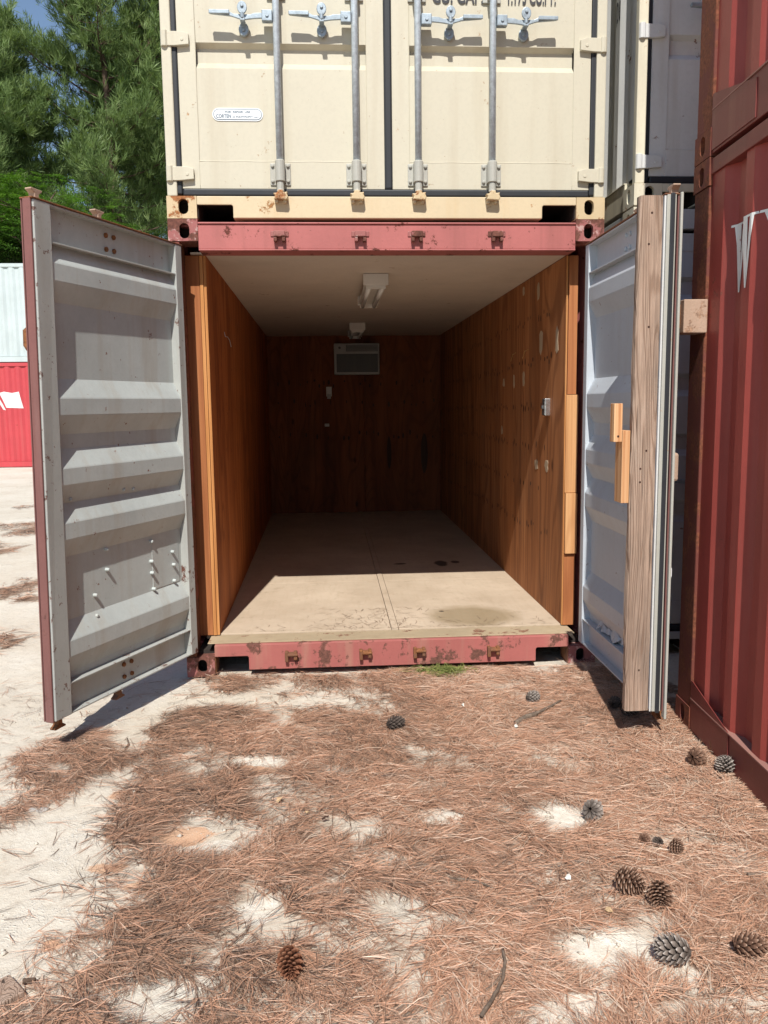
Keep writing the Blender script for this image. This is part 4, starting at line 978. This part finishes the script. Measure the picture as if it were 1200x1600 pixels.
def fittings():
    a = onX(858, 636, 1.061); R_ = empty('switch_box', (1.0615, a[1], a[2]-0.055), 'small metal switch box on the right plywood wall', 'switch')
    MB().box(-0.035, 0.0, -0.035, 0.035, 0, 0.11).build('box', 'chrome', R_, bevel=0.004)
    MB().box(-0.039, -0.0355, -0.03, 0.03, 0.004, 0.106).build('cover_plate', 'chrome', R_, bevel=0.001)
    MB().box(-0.05, -0.0395, -0.006, 0.006, 0.045, 0.065).build('toggle', 'ac_dark', R_, bevel=0.002)
    for i, (px, py, where) in enumerate(((803, 556, 'further from the doorway'), (822, 551, 'nearer the doorway'))):
        a = onX(px, py, 1.058); mb = MB(); n = 14
        pts = [(1.061, a[1]-0.05, a[2]+0.02), (1.052, a[1]-0.03, a[2]+0.012), (1.05, a[1]+0.0, a[2]+0.012)]
        pts += [(1.05-0.004*k/n, a[1]+0.03-0.03*math.cos(k*4.4/n)*1.0, a[2]-0.012+0.025*math.cos(k*4.4/n)) for k in range(n)]
        tag(mb.tube(pts, 0.0022, 6).build('wire_hook', 'brass', None, smooth=True), 'bent brass wire hook on the right plywood wall, the one '+where, 'hook')
    a = onY(514, 612, 5.86); R_ = empty('wall_socket', (a[0], 5.86, a[2]-0.06), 'pale wall socket box below the air conditioner', 'socket')
    MB().box(-0.035, 0.035, -0.045, 0, 0, 0.12).build('box', 'lamp_white', R_, bevel=0.005); MB().box(-0.025, 0.025, -0.052, -0.0455, -0.03, 0.03).build('plug', 'ac_plastic', R_, bevel=0.004)
    a = onY(511, 664, 5.86); tag(MB().box(a[0]-0.03, a[0]+0.03, 5.83, 5.859, a[2]-0.02, a[2]+0.02).build('cable_clip', 'lamp_white', None, bevel=0.006), 'tiny pale cable clip low under the wall socket', 'clip')
    a = onX(352, 527, -1.048); mb = MB()
    tag(mb.tube([(-1.046, a[1]-0.06, a[2]+0.03), (-1.04, a[1]-0.06, a[2]), (-1.035, a[1]+0.02, a[2]+0.004), (-1.033, a[1]+0.12, a[2]-0.012), (-1.034, a[1]+0.2, a[2]-0.05)], 0.002, 6).build('wire', 'galv'), 'thin bent wire sticking out of the left plywood wall', 'wire')
fittings()

# ------------------------------------------------------------------ litter on the ground
def zg(x, y): return float(gheight(np.array([x]), np.array([y]))[0]+0.012*straw(np.array([x]), np.array([y]))[0])
def pine_cone(px, py, ln, rad, yaw, openn, mat, label, seed, tilt=0.0, taper=1.0):
    ln *= 0.9; rad *= 0.88
    rr = np.random.default_rng(seed); P = onZ(px, py, 0.02); n = 95
    V = []; Fc = []; T = []
    ga = math.pi*(3-math.sqrt(5))
    def prof(t): return rad*(math.sin(math.pi*min(1, 0.10+0.9*t**0.8))**0.62)*(1-0.35*t*taper)
    for i in range(n):
        t = (i+0.5)/n; ax = (t-0.5)*ln*0.92; r1 = max(prof(t), 0.004); th = i*ga
        er = np.array([0, math.cos(th), math.sin(th)]); ea = np.array([1.0, 0, 0]); et = np.cross(ea, er)
        lean = (0.25+0.75*(1-openn))*0.9+0.6*(t-0.4)
        dr = er*math.cos(lean)+ea*math.sin(lean); nr = -er*math.sin(lean)+ea*math.cos(lean)
        base = ea*ax+er*(r1*0.22); L_ = r1*(0.8+0.12*rr.random())/max(0.45, math.cos(lean)); wd = max(0.0045, 2.5*r1/math.sqrt(n)*1.45)*(0.9+0.2*rr.random()); th_ = wd*0.42
        o = len(V)
        pts = [base-et*wd*0.2, base+et*wd*0.2, base+dr*L_*0.75-et*wd*0.5, base+dr*L_*0.75+et*wd*0.5, base+dr*L_*0.98-et*wd*0.22+nr*th_*0.1, base+dr*L_*0.98+et*wd*0.22+nr*th_*0.1]
        V += [q+nr*th_*0.5*(0.3 if k < 2 else (1.0 if k < 4 else 0.5)) for k, q in enumerate(pts)]+[q-nr*th_*0.5*(0.3 if k < 2 else (1.0 if k < 4 else 0.4)) for k, q in enumerate(pts)]
        V.append(base+dr*L_*1.06+nr*th_*0.5)
        g = float(np.clip(0.8+0.25*rr.standard_normal(), 0.35, 1)); T += [0.0, 0.0, 0.45*g, 0.45*g, 0.95*g, 0.95*g, 0.0, 0.0, 0.3*g, 0.3*g, 0.6*g, 0.6*g, 1.0]
        for f in ((0, 1, 3, 2), (2, 3, 5, 4), (7, 6, 8, 9), (9, 8, 10, 11), (0, 2, 8, 6), (3, 1, 7, 9), (2, 4, 10, 8), (5, 3, 9, 11)): Fc.append([o+k for k in f])
        for f in ((4, 5, 12, 12), (5, 11, 12, 12), (11, 10, 12, 12), (10, 4, 12, 12)): Fc.append([o+k for k in f])
    # core
    o = len(V); m_ = 8
    for j in range(7):
        t = j/6; r1 = prof(max(0.02, min(t, 0.98)))*0.34
        for k in range(m_): V.append(np.array([(t-0.5)*ln*0.92, r1*math.cos(k*2*math.pi/m_), r1*math.sin(k*2*math.pi/m_)])); T.append(0.05)
    for j in range(6):
        for k in range(m_): Fc.append([o+j*m_+k, o+j*m_+(k+1) % m_, o+(j+1)*m_+(k+1) % m_, o+(j+1)*m_+k])
    V = np.array(V); F4 = [f for f in Fc if f[2] != f[3]]; F3 = [f[:3] for f in Fc if f[2] == f[3]]
    me = bpy.data.meshes.new('pine_cone'); me.from_pydata(V.tolist(), [], F4+F3)
    a = me.attributes.new('tint', 'FLOAT', 'POINT'); a.data.foreach_set('value', np.array(T, dtype=np.float32))
    me.materials.append(M[mat]); ob = bpy.data.objects.new('pine_cone', me); C.objects.link(ob)
    ob.rotation_euler = (rr.random()*6, tilt, yaw)
    bpy.context.view_layer.update() if False else None
    Rm = ob.rotation_euler.to_matrix(); zmin = min((Rm @ Vector(v)).z for v in V[::3])
    ob.location = (P[0], P[1], zg(P[0], P[1])-zmin+0.004)
    tag(ob, label, 'pine cone', 'fallen pine cones')
CONES = [
 (618, 1134, 0.115, 0.042, 0.4, 0.35, 'cone_dark', 'dark closed pine cone alone on straw below the red sill', 1, 0, 1),
 (832, 1093, 0.088, 0.042, 0.2, 0.4, 'cone_grey', 'grey pine cone beside the broken twig near the right door', 2, 0, 1),
 (982, 1122, 0.105, 0.05, -0.2, 0.4, 'cone_dark', 'dark pine cone in shade under the timber post', 3, 0, 1),
 (960, 1110, 0.08, 0.04, 0.9, 0.6, 'cone_dark', 'smaller shaded pine cone behind the one under the timber post', 4, 0, 1),
 (1089, 1202, 0.085, 0.05, 0.5, 0.7, 'cone_scale', 'brown pine cone half in straw beside the pale upturned cone', 5, 0.2, 1),
 (1132, 1214, 0.08, 0.052, 1.3, 0.85, 'cone_grey', 'pale weathered pine cone with open scales against the maroon rail', 6, -1.1, 1),
 (927, 1270, 0.07, 0.05, 0.7, 0.9, 'cone_grey', 'ragged open pine cone at the edge of a bare sandy patch', 7, 0.5, 1),
 (1008, 1308, 0.035, 0.028, 0.5, 0.9, 'cone_scale', 'crumbled pine cone remnant, the flatter of two scraps', 8, 0.3, 1),
 (1028, 1312, 0.035, 0.025, 2.0, 0.9, 'cone_dark', 'crumbled pine cone remnant beside the small round cone', 9, 0.8, 1),
 (1057, 1325, 0.055, 0.036, -0.9, 0.85, 'cone_scale', 'small round open pine cone next to crumbled remnants', 10, 0.4, 1),
 (985, 1386, 0.115, 0.054, -0.75, 0.8, 'cone_scale', 'large brown open pine cone of the touching pair', 11, 0.1, 1),
 (1031, 1405, 0.095, 0.05, -1.75, 0.7, 'cone_scale', 'greyish open pine cone of the touching pair', 12, 0.35, 1),
 (1052, 1491, 0.115, 0.052, 2.75, 0.35, 'cone_grey', 'grey fat pine cone lying on bare white sand', 13, 0, 1),
 (1172, 1483, 0.115, 0.042, -0.15, 0.45, 'cone_scale', 'long brown pine cone on straw near the sand-bedded grey one', 14, 0, 1),
 (453, 1512, 0.125, 0.045, -1.45, 0.65, 'cone_red', 'lone reddish-brown open pine cone on flat straw away from others', 15, 0.05, 1)]
for c_ in CONES: pine_cone(*c_)

def rock(px, py, s, mat, label, seed, flat=0.55, name='stone', cat='stone', grp=None):
    rr = random.Random(seed); P = onZ(px, py, 0.0); import bmesh
    bm = bmesh.new(); bmesh.ops.create_icosphere(bm, subdivisions=2, radius=1.0)
    dirs = [Vector((rr.gauss(0, 1), rr.gauss(0, 1), rr.gauss(0, 1))).normalized() for _ in range(7)]
    for v in bm.verts:
        k = 1.0
        for d in dirs: k -= 0.22*max(0, v.co.dot(d)-0.55)
        v.co = Vector((v.co.x*s*k*rr.uniform(0.97, 1.03)*1.25, v.co.y*s*k*0.9, v.co.z*s*k*flat))
    me = bpy.data.meshes.new(name); bm.to_mesh(me); bm.free(); me.materials.append(M[mat])
    o = bpy.data.objects.new(name, me); C.objects.link(o); o.rotation_euler = (0, 0, rr.random()*3)
    o.location = (P[0], P[1], zg(P[0], P[1])+s*flat*0.35); tag(o, label, cat, grp); return o
ROCKS = [(52, 1263, 0.02, 'stone_grey', 'grey pebble touching its twin, at the tail of the small straw patch'), (66, 1264, 0.023, 'stone_grey', 'larger grey pebble of the touching two by the small straw patch'),
 (104, 1213, 0.017, 'stone_grey', 'grey stone lying in the small separate straw patch'), (360, 1393, 0.014, 'stone', 'round pale pebble on straw near the bare white splash'),
 (140, 1500, 0.016, 'stone', 'chalky lump at the edge of the straw, left of the lone cone'), (160, 1490, 0.015, 'stone', 'chalky lump beside another where orange clay shows'),
 (232, 1525, 0.018, 'stone', 'pale lump on the sandy patch left of the lone cone'), (275, 1467, 0.013, 'stone', 'white pebble in straw between clay and lone cone'),
 (700, 1272, 0.028, 'stone', 'flat white rock flake showing through straw, larger one'), (668, 1280, 0.018, 'stone', 'smaller white rock flake beside the larger flake'),
 (632, 1398, 0.018, 'stone', 'pale stone beside the bare gravelly hollow'), (1078, 1434, 0.018, 'stone_grey', 'grey stone between touching cones and sand-bedded cone'),
 (428, 1131, 0.035, 'stone', 'white flat stone lump on straw below the sill'), (372, 1195, 0.018, 'stone', 'pale lump beside orange clay streak')]
for i, r_ in enumerate(ROCKS): rock(*r_, seed=40+i, flat=0.4)

def stick(pts_px, r0, r1, label, mat='twig', lift=0.012, cat='stick', seed=1):
    rr = random.Random(seed); pts = []
    for i, (a, b) in enumerate(pts_px):
        P = onZ(a, b, 0.01); pts.append((P[0], P[1], zg(P[0], P[1])+lift+rr.uniform(0, 0.006)))
    # refine
    q = []
    for i in range(len(pts)-1):
        for k in range(4):
            t = k/4; q.append(tuple(pts[i][j]*(1-t)+pts[i+1][j]*t+rr.uniform(-0.0015, 0.0015) for j in range(3)))
    q.append(pts[-1]); n = len(q); rs = [r0+(r1-r0)*k/(n-1)*rr.uniform(0.9, 1.1) for k in range(n)]
    return tag(MB().tube(q, rs, 7).build('stick', mat, None, smooth=True), label, cat)
stick([(806, 1132), (822, 1124), (838, 1119)], 0.013, 0.014, 'short thick broken stick with a pale split end', seed=1, lift=0.015)
stick([(838, 1120), (858, 1108), (876, 1098)], 0.008, 0.005, 'thin forked twig continuing from the broken stick', seed=2, lift=0.02)
stick([(786, 1490), (789, 1510), (785, 1535), (770, 1565), (752, 1592)], 0.004, 0.006, 'curved dark stick leaning through straw toward bare sand', seed=3, lift=0.02)
stick([(760, 1545), (778, 1530), (790, 1505)], 0.005, 0.003, 'short twig crossing the curved dark stick', seed=4, lift=0.012)
stick([(1168, 1374), (1188, 1371), (1215, 1376)], 0.007, 0.01, 'dark twig lying toward the maroon container', seed=5, lift=0.012)
stick([(46, 1388), (90, 1378), (128, 1383)], 0.0015, 0.0012, 'hair-thin twig on bare concrete by the straw edge', seed=6, lift=0.004)
stick([(195, 1168), (201, 1160), (199, 1152)], 0.005, 0.003, 'tiny curled twig on concrete near the door shadow', seed=7, lift=0.008)
stick([(700, 1368), (740, 1376), (775, 1390)], 0.004, 0.003, 'thin twig among needles over the gravelly hollow', seed=8, lift=0.016)
P = onZ(10, 1545, 0); pl = tag(MB().box(-0.3, 0.0, -0.05, 0.05, 0, 0.022).build('plank_scrap', 'old_board', None, bevel=0.003), 'weathered plank end lying on concrete at the straw edge', 'plank')
pl.location = (P[0]+0.03, P[1], zg(P[0], P[1])+0.002); pl.rotation_euler = (0, 0, 0.75)
stick([(35, 1536), (48, 1533), (56, 1530)], 0.008, 0.004, 'dark bark sliver beside the plank end', mat='bark', seed=9)

def leaf_scrap(px, py, s, mat, label, seed):
    rr = random.Random(seed); P = onZ(px, py, 0.01); n = 9; vs = [(0, 0, 0.006)]
    for k in range(n): a = k*2*math.pi/n; q = s*rr.uniform(0.7, 1.15); vs.append((q*math.cos(a)*1.3, q*math.sin(a)*0.8, rr.uniform(-0.003, 0.008)))
    mb = MB(); mb.add(vs+[(x, y, z-0.0015) for x, y, z in vs], [(0, 1+k, 1+(k+1) % n) for k in range(n)]+[(n+1, n+2+(k+1) % n, n+2+k) for k in range(n)]+[(1+k, n+2+k, n+2+(k+1) % n, 1+(k+1) % n) for k in range(n)])
    o = mb.build('leaf_scrap', mat); o.location = (P[0], P[1], zg(P[0], P[1])+0.02); o.rotation_euler = (rr.uniform(-0.3, 0.3), rr.uniform(-0.3, 0.3), rr.random()*6)
    tag(o, label, 'scrap')
for a in ((437, 1248, 0.014, 'dry_leaf', 'pale tan leaf scrap standing on straw', 1), (508, 1277, 0.011, 'nail', 'dark curled leaf bit near the tan scrap', 2), (888, 1372, 0.013, 'white_chip', 'white oval chip lying on straw', 3),
          (723, 1105, 0.01, 'white_chip', 'small cream chip on straw in front of the sill', 4), (806, 1138, 0.012, 'white_chip', 'cream splinter below the broken stick', 5), (952, 1425, 0.014, 'dry_leaf', 'tan bark flake near the touching cones', 6), (480, 1268, 0.01, 'dry_leaf', 'small yellow leaf scrap between tan and dark scraps', 7)):
    leaf_scrap(*a)

def needles(name, n, mat, sampler, len_rng, w_rng, tint_fn, seed, zl=(0.0, 0.02), tilt=0.10, group=3, flow=True):
    rr = np.random.default_rng(seed); xs = []; ys = []
    x, y = sampler(rr, n); n = len(x)
    ang = (fbm(x, y, 1.6, 2, 31)*2-1)*2.6+rr.normal(0, 0.75, n) if flow else rr.uniform(0, 6.28, n)
    ang = np.where(rr.random(n) < 0.22, rr.uniform(0, 6.28, n), ang)
    z0 = gheight(x, y)+0.012*straw(x, y)+rr.uniform(zl[0], zl[1], n); ln = rr.uniform(len_rng[0], len_rng[1], n); tt = tint_fn(rr, x, y)
    k = group; rep = lambda a: np.repeat(a, k)
    X, Y, Z, A, Ln, T = map(rep, (x, y, z0, ang, ln, tt)); m_ = len(X)
    A = A+rr.normal(0, 0.10, m_); til = rr.normal(0, tilt, m_); bend = rr.normal(0, 0.35, m_); Wd = rr.uniform(w_rng[0], w_rng[1], m_)
    # three points along each needle
    P0 = np.stack([X, Y, Z], -1); d0 = np.stack([np.cos(A)*np.cos(til), np.sin(A)*np.cos(til), np.sin(til)], -1)
    A2 = A+bend; d1 = np.stack([np.cos(A2), np.sin(A2), np.sin(-til*1.2)], -1)
    P1 = P0+d0*(Ln*0.5)[:, None]; P2 = P1+d1*(Ln*0.5)[:, None]
    for Pk in (P1, P2): Pk[:, 2] = np.maximum(Pk[:, 2], gheight(Pk[:, 0], Pk[:, 1])+0.002)
    s0 = np.stack([-np.sin(A), np.cos(A), rr.normal(0, 0.6, m_)], -1); s0 /= np.linalg.norm(s0, axis=1)[:, None]; s0 *= Wd[:, None]*0.5
    V = np.stack([P0-s0, P0+s0, P1-s0, P1+s0, P2], 1).reshape(-1, 3)
    b = np.arange(m_)*5
    q = np.concatenate([np.stack([b, b+1, b+3], -1), np.stack([b, b+3, b+2], -1), np.stack([b+2, b+3, b+4], -1)])
    o = np_mesh(name, V, q, mat, np.repeat(np.clip(T+rr.normal(0, 0.2, m_), 0, 1), 5)); o['kind'] = 'stuff'; return o
def samp_mat(rr, n):
    x = rr.uniform(-2.6, 1.36, n*3); y = -4.3+4.34*rr.random(n*3)**0.9
    s = straw(x, y); keep = rr.random(n*3) < np.clip(s*1.15-0.05, 0.008, 1)
    # keep out of the maroon container and the doors' feet
    keep &= x < 1.29+0.06*(y+0.945); keep &= ~((y > -0.01) & (np.abs(x) > 0.85))
    return x[keep][:n], y[keep][:n]
def tint_mat_fn(rr, x, y):
    warm = np.clip((x+0.9)/1.6, 0, 1)*0.28+fbm(x, y, 1.8, 3, 41)*0.55
    return np.clip(0.12+warm+rr.normal(0, 0.2, len(x)), 0, 1)
ns = needles('pine_straw', 108000, 'straw', samp_mat, (0.06, 0.165), (0.0009, 0.0016), tint_mat_fn, 3, (0.0, 0.016), 0.09)
tag(ns, 'rust-brown pine straw matted over the ground before the container', 'pine straw')
def samp_far(rr, n):
    x = rr.uniform(-7.5, -2.2, n*6); y = rr.uniform(-2.0, 9.0, n*6); s = straw(x, y); k = rr.random(n*6) < s; return x[k][:n], y[k][:n]
ns2 = needles('pine_straw', 9000, 'straw', samp_far, (0.08, 0.18), (0.002, 0.0035), tint_mat_fn, 4)
tag(ns2, 'drifts of pine straw on the open concrete beyond the left door', 'pine straw')
def samp_green(rr, n):
    a = onZ(690, 1046, 0.02); return a[0]+rr.normal(0, 0.075, n), np.minimum(a[1]+rr.normal(0, 0.03, n), -0.05)
tag(needles('green_needle_tuft', 260, 'green_needle', samp_green, (0.06, 0.13), (0.0016, 0.0026), lambda r, x, y: r.random(len(x)), 6, (0.01, 0.03), 0.25, flow=False), 'tuft of fresh green pine needles lying against the sill', 'pine needles')
def samp_in(rr, n):
    k = n//3; x = np.concatenate([rr.normal(-0.05, 0.2, n-k), rr.uniform(-1.0, 1.0, k)]); y = np.concatenate([rr.uniform(0.2, 0.75, n-k), rr.uniform(0.14, 0.4, k)])
    return np.clip(x, -0.98, 1.0), y
def floor_needles():
    rr = np.random.default_rng(9); x, y = samp_in(rr, 240); V = []; F = []
    for i in range(len(x)):
        a = rr.uniform(0, 6.28); l_ = rr.uniform(0.04, 0.11); b_ = a+rr.normal(0, 0.5); w = 0.0012
        y_ = max(y[i], 0.23); z = 0.2025
        p0 = np.array([x[i], y_, z]); p1 = p0+np.array([math.cos(a), math.sin(a), 0])*l_*0.5; p2 = p1+np.array([math.cos(b_), math.sin(b_), 0])*l_*0.5
        for p_ in (p1, p2): p_[1] = max(p_[1], 0.215); p_[0] = np.clip(p_[0], -1.03, 1.05)
        p1[2] = p2[2] = 0.2035
        s = np.array([-math.sin(a), math.cos(a), 0])*w; o = len(V); V += [p0-s, p0+s, p1-s, p1+s, p2]; F += [[o, o+1, o+3], [o, o+3, o+2], [o+2, o+3, o+4]]
    o = np_mesh('stray_needles', np.array(V), np.array(F), 'straw', np.full(len(V), 0.2)); o['kind'] = 'stuff'
    tag(o, 'stray dry needles blown onto the container floor', 'pine needles')
floor_needles()
def gravel():
    rr = np.random.default_rng(12); n = 6500; x = rr.uniform(-2.6, 1.3, n*3); y = rr.uniform(-4.0, 0.0, n*3)
    w = 0.10+0.9*blobs(x, y, BARE+WHITE, 0.8)+0.35*np.clip(fbm(x, y, 3, 3, 51)*2-1, 0, 1); k = rr.random(n*3) < w*0.5; x = x[k][:n]; y = y[k][:n]; n = len(x)
    k = x < 1.28+0.06*(y+0.945); x = x[k]; y = y[k]; n = len(x)
    s = 0.002+0.010*rr.random(n)**4; z = gheight(x, y)+s*0.3+straw(x, y)*0.014
    base = np.array([(1, 0, 0), (0, 1, 0), (-1, 0, 0), (0, -1, 0), (0, 0, 0.8), (0, 0, -0.8)], float)
    jit = 1+rr.uniform(-0.35, 0.35, (n, 6, 3)); a = rr.uniform(0, 6.28, n); B = base[None]*jit
    ca, sa = np.cos(a)[:, None], np.sin(a)[:, None]; V = np.stack([B[..., 0]*ca-B[..., 1]*sa, B[..., 0]*sa+B[..., 1]*ca, B[..., 2]], -1)*s[:, None, None]+np.stack([x, y, z], -1)[:, None]
    f = np.array([(0, 1, 4), (1, 2, 4), (2, 3, 4), (3, 0, 4), (1, 0, 5), (2, 1, 5), (3, 2, 5), (0, 3, 5)]); F = (np.arange(n)[:, None, None]*6+f[None]).reshape(-1, 3)
    o = np_mesh('gravel', V.reshape(-1, 3), F, 'stone'); o['kind'] = 'stuff'; tag(o, 'scattered pale gravel crumbs on bare patches of ground', 'gravel')
gravel()

# ------------------------------------------------------------------ trees
def far_woods():
    rr = np.random.default_rng(77); n = 52000; a = rr.uniform(-2.6, 1.2, n)            # a wooded rim far beyond the yard
    R0 = 62+14*rr.random(n); x = R0*np.sin(a); y = R0*np.cos(a)+6; top = 8.5+5.5*fbm(a*9, a*0, 1.0, 4, 71)*1.6; z = top*rr.random(n)**0.75
    c0 = np.stack([x, y, z], -1); d = rr.normal(0, 1, (n, 3)); e = rr.normal(0, 1, (n, 3)); s = rr.uniform(0.25, 0.6, (n, 1)); d *= s/np.linalg.norm(d, axis=1)[:, None]; e *= s*0.6/np.linalg.norm(e, axis=1)[:, None]
    V = np.stack([c0-d, c0+e, c0+d, c0-e], 1).reshape(-1, 3)
    o = np_mesh('far_woods', V, np.arange(n*4).reshape(-1, 4), 'dark_leaf', np.repeat(rr.random(n), 4)); o['kind'] = 'stuff'
    tag(o, 'far belt of green woodland beyond the container yard', 'woods')
far_woods()
def tri_cloud(centers, dirs, k, ln, w, rr, spread, tint):
    """k thin needle triangles round each centre, fanned about dirs"""
    n = len(centers); D = np.repeat(dirs, k, 0)+rr.normal(0, spread, (n*k, 3)); D /= np.linalg.norm(D, axis=1)[:, None]
    B = np.repeat(centers, k, 0)+rr.normal(0, 0.03, (n*k, 3)); S = np.cross(D, rr.normal(0, 1, (n*k, 3))); S /= np.linalg.norm(S, axis=1)[:, None]+1e-9
    l_ = ln*rr.uniform(0.6, 1.15, n*k)[:, None]; S *= w
    V = np.stack([B-S*0.4, B+D*l_*0.55+S, B+D*l_], 1).reshape(-1, 3); F = np.arange(n*k*3).reshape(-1, 3)
    return V, F, np.repeat(np.clip(np.repeat(tint, k)+rr.normal(0, 0.08, n*k), 0, 1), 3)
def pine_tree(x, y, h, cr, base_frac, label, seed, nb=64):
    rr = np.random.default_rng(seed); R_ = empty('pine_tree', (x, y, 0), label, 'tree', 0, 'tall pines behind the container yard')
    mb = MB(); lean = rr.normal(0, 0.008, 2); path = [(lean[0]*t*h+0.12*math.sin(t*5+seed), lean[1]*t*h, t*h-0.1) for t in np.linspace(0, 1, 10)]
    mb.tube(path, list(np.linspace(0.2, 0.03, 10)*h/18), 9); tr = lambda t: np.array([np.interp(t, np.linspace(0, 1, 10), [p_[i] for p_ in path]) for i in range(3)])
    cen = []; dr = []
    for b in range(nb):
        t = base_frac+(1-base_frac)*((b+rr.random())/nb)**0.9; p0 = tr(min(t, 0.985)); az = b*2.4+rr.normal(0, 0.4)
        q = (t-base_frac)/(1-base_frac); L_ = cr*(0.28+0.95*(1-q)**0.75*min(1, 0.55+q*2.2))*rr.uniform(0.65, 1.15)
        up = 0.05+0.55*q+rr.normal(0, 0.1); d = np.array([math.cos(az), math.sin(az), up]); pts = [p0]
        m_ = 7
        for k in range(m_): dd = d+np.array([0, 0, 0.10*k-0.25*(1-q)])+rr.normal(0, 0.09, 3); pts.append(pts[-1]+dd/np.linalg.norm(dd)*L_/m_)
        mb.tube([tuple(p_) for p_ in pts], list(np.linspace(0.036, 0.01, m_+1)*h/18), 5)
        for k in range(2, m_+1):
            for s_ in range(4 if k < m_ else 5):
                tw = np.array([math.cos(az+rr.normal(0, 1.0)), math.sin(az+rr.normal(0, 1.0)), rr.uniform(-0.1, 0.9)]); tl = rr.uniform(0.15, 0.2+0.8*(1-0.4*k/m_))
                e = pts[k]+tw/np.linalg.norm(tw)*tl*min(1.0, L_/2.0)
                if rr.random() < 0.5: mb.tube([tuple(pts[k]), tuple((pts[k]+e)/2+rr.normal(0, 0.04, 3)), tuple(e)], [0.014, 0.009, 0.005], 3, cap=False)
                for _ in range(5):
                    cen.append(e+rr.normal(0, 0.19, 3)); dr.append(tw/np.linalg.norm(tw)*0.5+np.array([0, 0, 0.75])+rr.normal(0, 0.2, 3))
    mb.build('trunk', 'bark', R_, smooth=True)
    cen = np.array(cen); dr = np.array(dr); V, F, T = tri_cloud(cen, dr, 15, 0.38, 0.02, rr, 0.45, np.clip(rr.normal(0.5, 0.2, len(cen)), 0, 1))
    np_mesh('crown', V, F, 'pine_leaf', T, R_, kind=None)
pines = [(-11.7, 25.5, 14.4, 2.6, 0.35, 'shorter pine with pointed crown showing at the edge of open sky'), (-7.9, 27.0, 20.0, 3.3, 0.33, 'broad tall pine directly behind the pale stacked container'),
         (-5.8, 29.0, 22.0, 4.0, 0.40, 'tallest dense pine rising beside the cream container'), (-2.2, 32.0, 20.0, 4.0, 0.4, 'pine mostly hidden behind the cream container stack'),
         (-15.0, 33.0, 13.5, 3.0, 0.35, 'pine standing further back behind the shorter pointed one'), (-9.6, 36.0, 18.0, 3.4, 0.36, 'far pine seen through gaps between the two tall ones'),
         (-20.5, 28.0, 17.0, 4.0, 0.35, 'pine at the far end of the tree row'), (2.5, 31.0, 19.0, 4.2, 0.4, 'pine standing right behind the container stacks')]
for i, a in enumerate(pines): pine_tree(*a, seed=100+i)

def broad_tree(x, y, h, rad, z0, label, seed, mat='broad_leaf', nspray=260, name='leafy_tree', cat='tree'):
    rr = np.random.default_rng(seed); R_ = empty(name, (x, y, 0), label, cat)
    mb = MB(); mb.tube([(0, 0, -0.1), (0.1, 0.05, h*0.3), (0.0, 0.1, h*0.6), (0.05, 0, h*0.85)], [0.16, 0.13, 0.09, 0.03], 8)
    Vs = []; Fs = []; Ts = []; o = 0
    for s in range(nspray):
        while True:
            u = rr.uniform(-1, 1, 3)
            if np.dot(u, u) < 1 and np.dot(u, u) > 0.12: break
        c_ = np.array([u[0]*rad, u[1]*rad, z0+(h-z0)*(0.5+0.5*u[2])]); az = math.atan2(u[1], u[0])+rr.normal(0, 0.5)
        if s % 6 == 0: mb.tube([(0, 0, max(h*0.25, c_[2]-rad*0.6)), tuple(c_*np.array([0.5, 0.5, 1])-np.array([0, 0, 0.25])), tuple(c_)], [0.05, 0.03, 0.01], 4, cap=False)
        # a spray: several fronds fanned out in a nearly flat layer
        for f in range(5):
            a = az+rr.normal(0, 0.7); L_ = rr.uniform(0.45, 0.85); n = 11; t = (np.arange(n)+0.5)/n
            ax = np.stack([np.cos(a)*t*L_, np.sin(a)*t*L_, 0.12*t-0.28*t*t*L_], -1)+c_+rr.normal(0, 0.10, 3)
            for sd in (-1, 1):
                sdv = np.array([-math.sin(a)*sd, math.cos(a)*sd, -0.15]); ll = (0.11*np.sin(math.pi*(0.15+0.8*t)))[:, None]; fw = np.array([math.cos(a), math.sin(a), 0])*0.028
                j = rr.normal(0, 0.02, (n, 3)); p0 = ax; p1 = ax+sdv*ll*0.55+fw+j; p2 = ax+sdv*ll+fw*0.6+j; p3 = ax+sdv*ll*0.5-fw*0.6+j
                Vs.append(np.stack([p0, p1, p2, p3], 1).reshape(-1, 3)); Ts.append(np.full(n*4, float(np.clip(rr.normal(0.5, 0.22), 0, 1))))
    V = np.concatenate(Vs); T = np.concatenate(Ts); F = np.arange(len(V)).reshape(-1, 4)
    mb.build('trunk', 'bark', R_, smooth=True); np_mesh('crown', V, F, mat, T, R_)
broad_tree(-11.6, 21.6, 9.0, 2.6, 5.2, 'bright green feathery tree peeking over the open left door', 200, nspray=300)
broad_tree(-8.9, 22.2, 8.6, 2.2, 5.6, 'bright green feathery tree nearer the cream container', 201, nspray=230)
broad_tree(-13.4, 21.3, 11.6, 1.7, 6.6, 'tall light green feathery tree at the end of the pale container', 202, nspray=200)
broad_tree(-11.0, 24.0, 6.8, 2.6, 0.4, 'dark leafy shrub mass behind the pale stacked container', 203, 'dark_leaf', 360, 'leafy_shrub', 'shrub')
broad_tree(-6.4, 24.2, 7.4, 2.4, 0.4, 'dark leafy shrub rising below the tallest pine', 204, 'dark_leaf', 300, 'leafy_shrub', 'shrub')
broad_tree(-14.8, 23.6, 6.4, 2.2, 0.4, 'dark leafy shrub at the far corner of the pale container', 205, 'dark_leaf', 240, 'leafy_shrub', 'shrub')
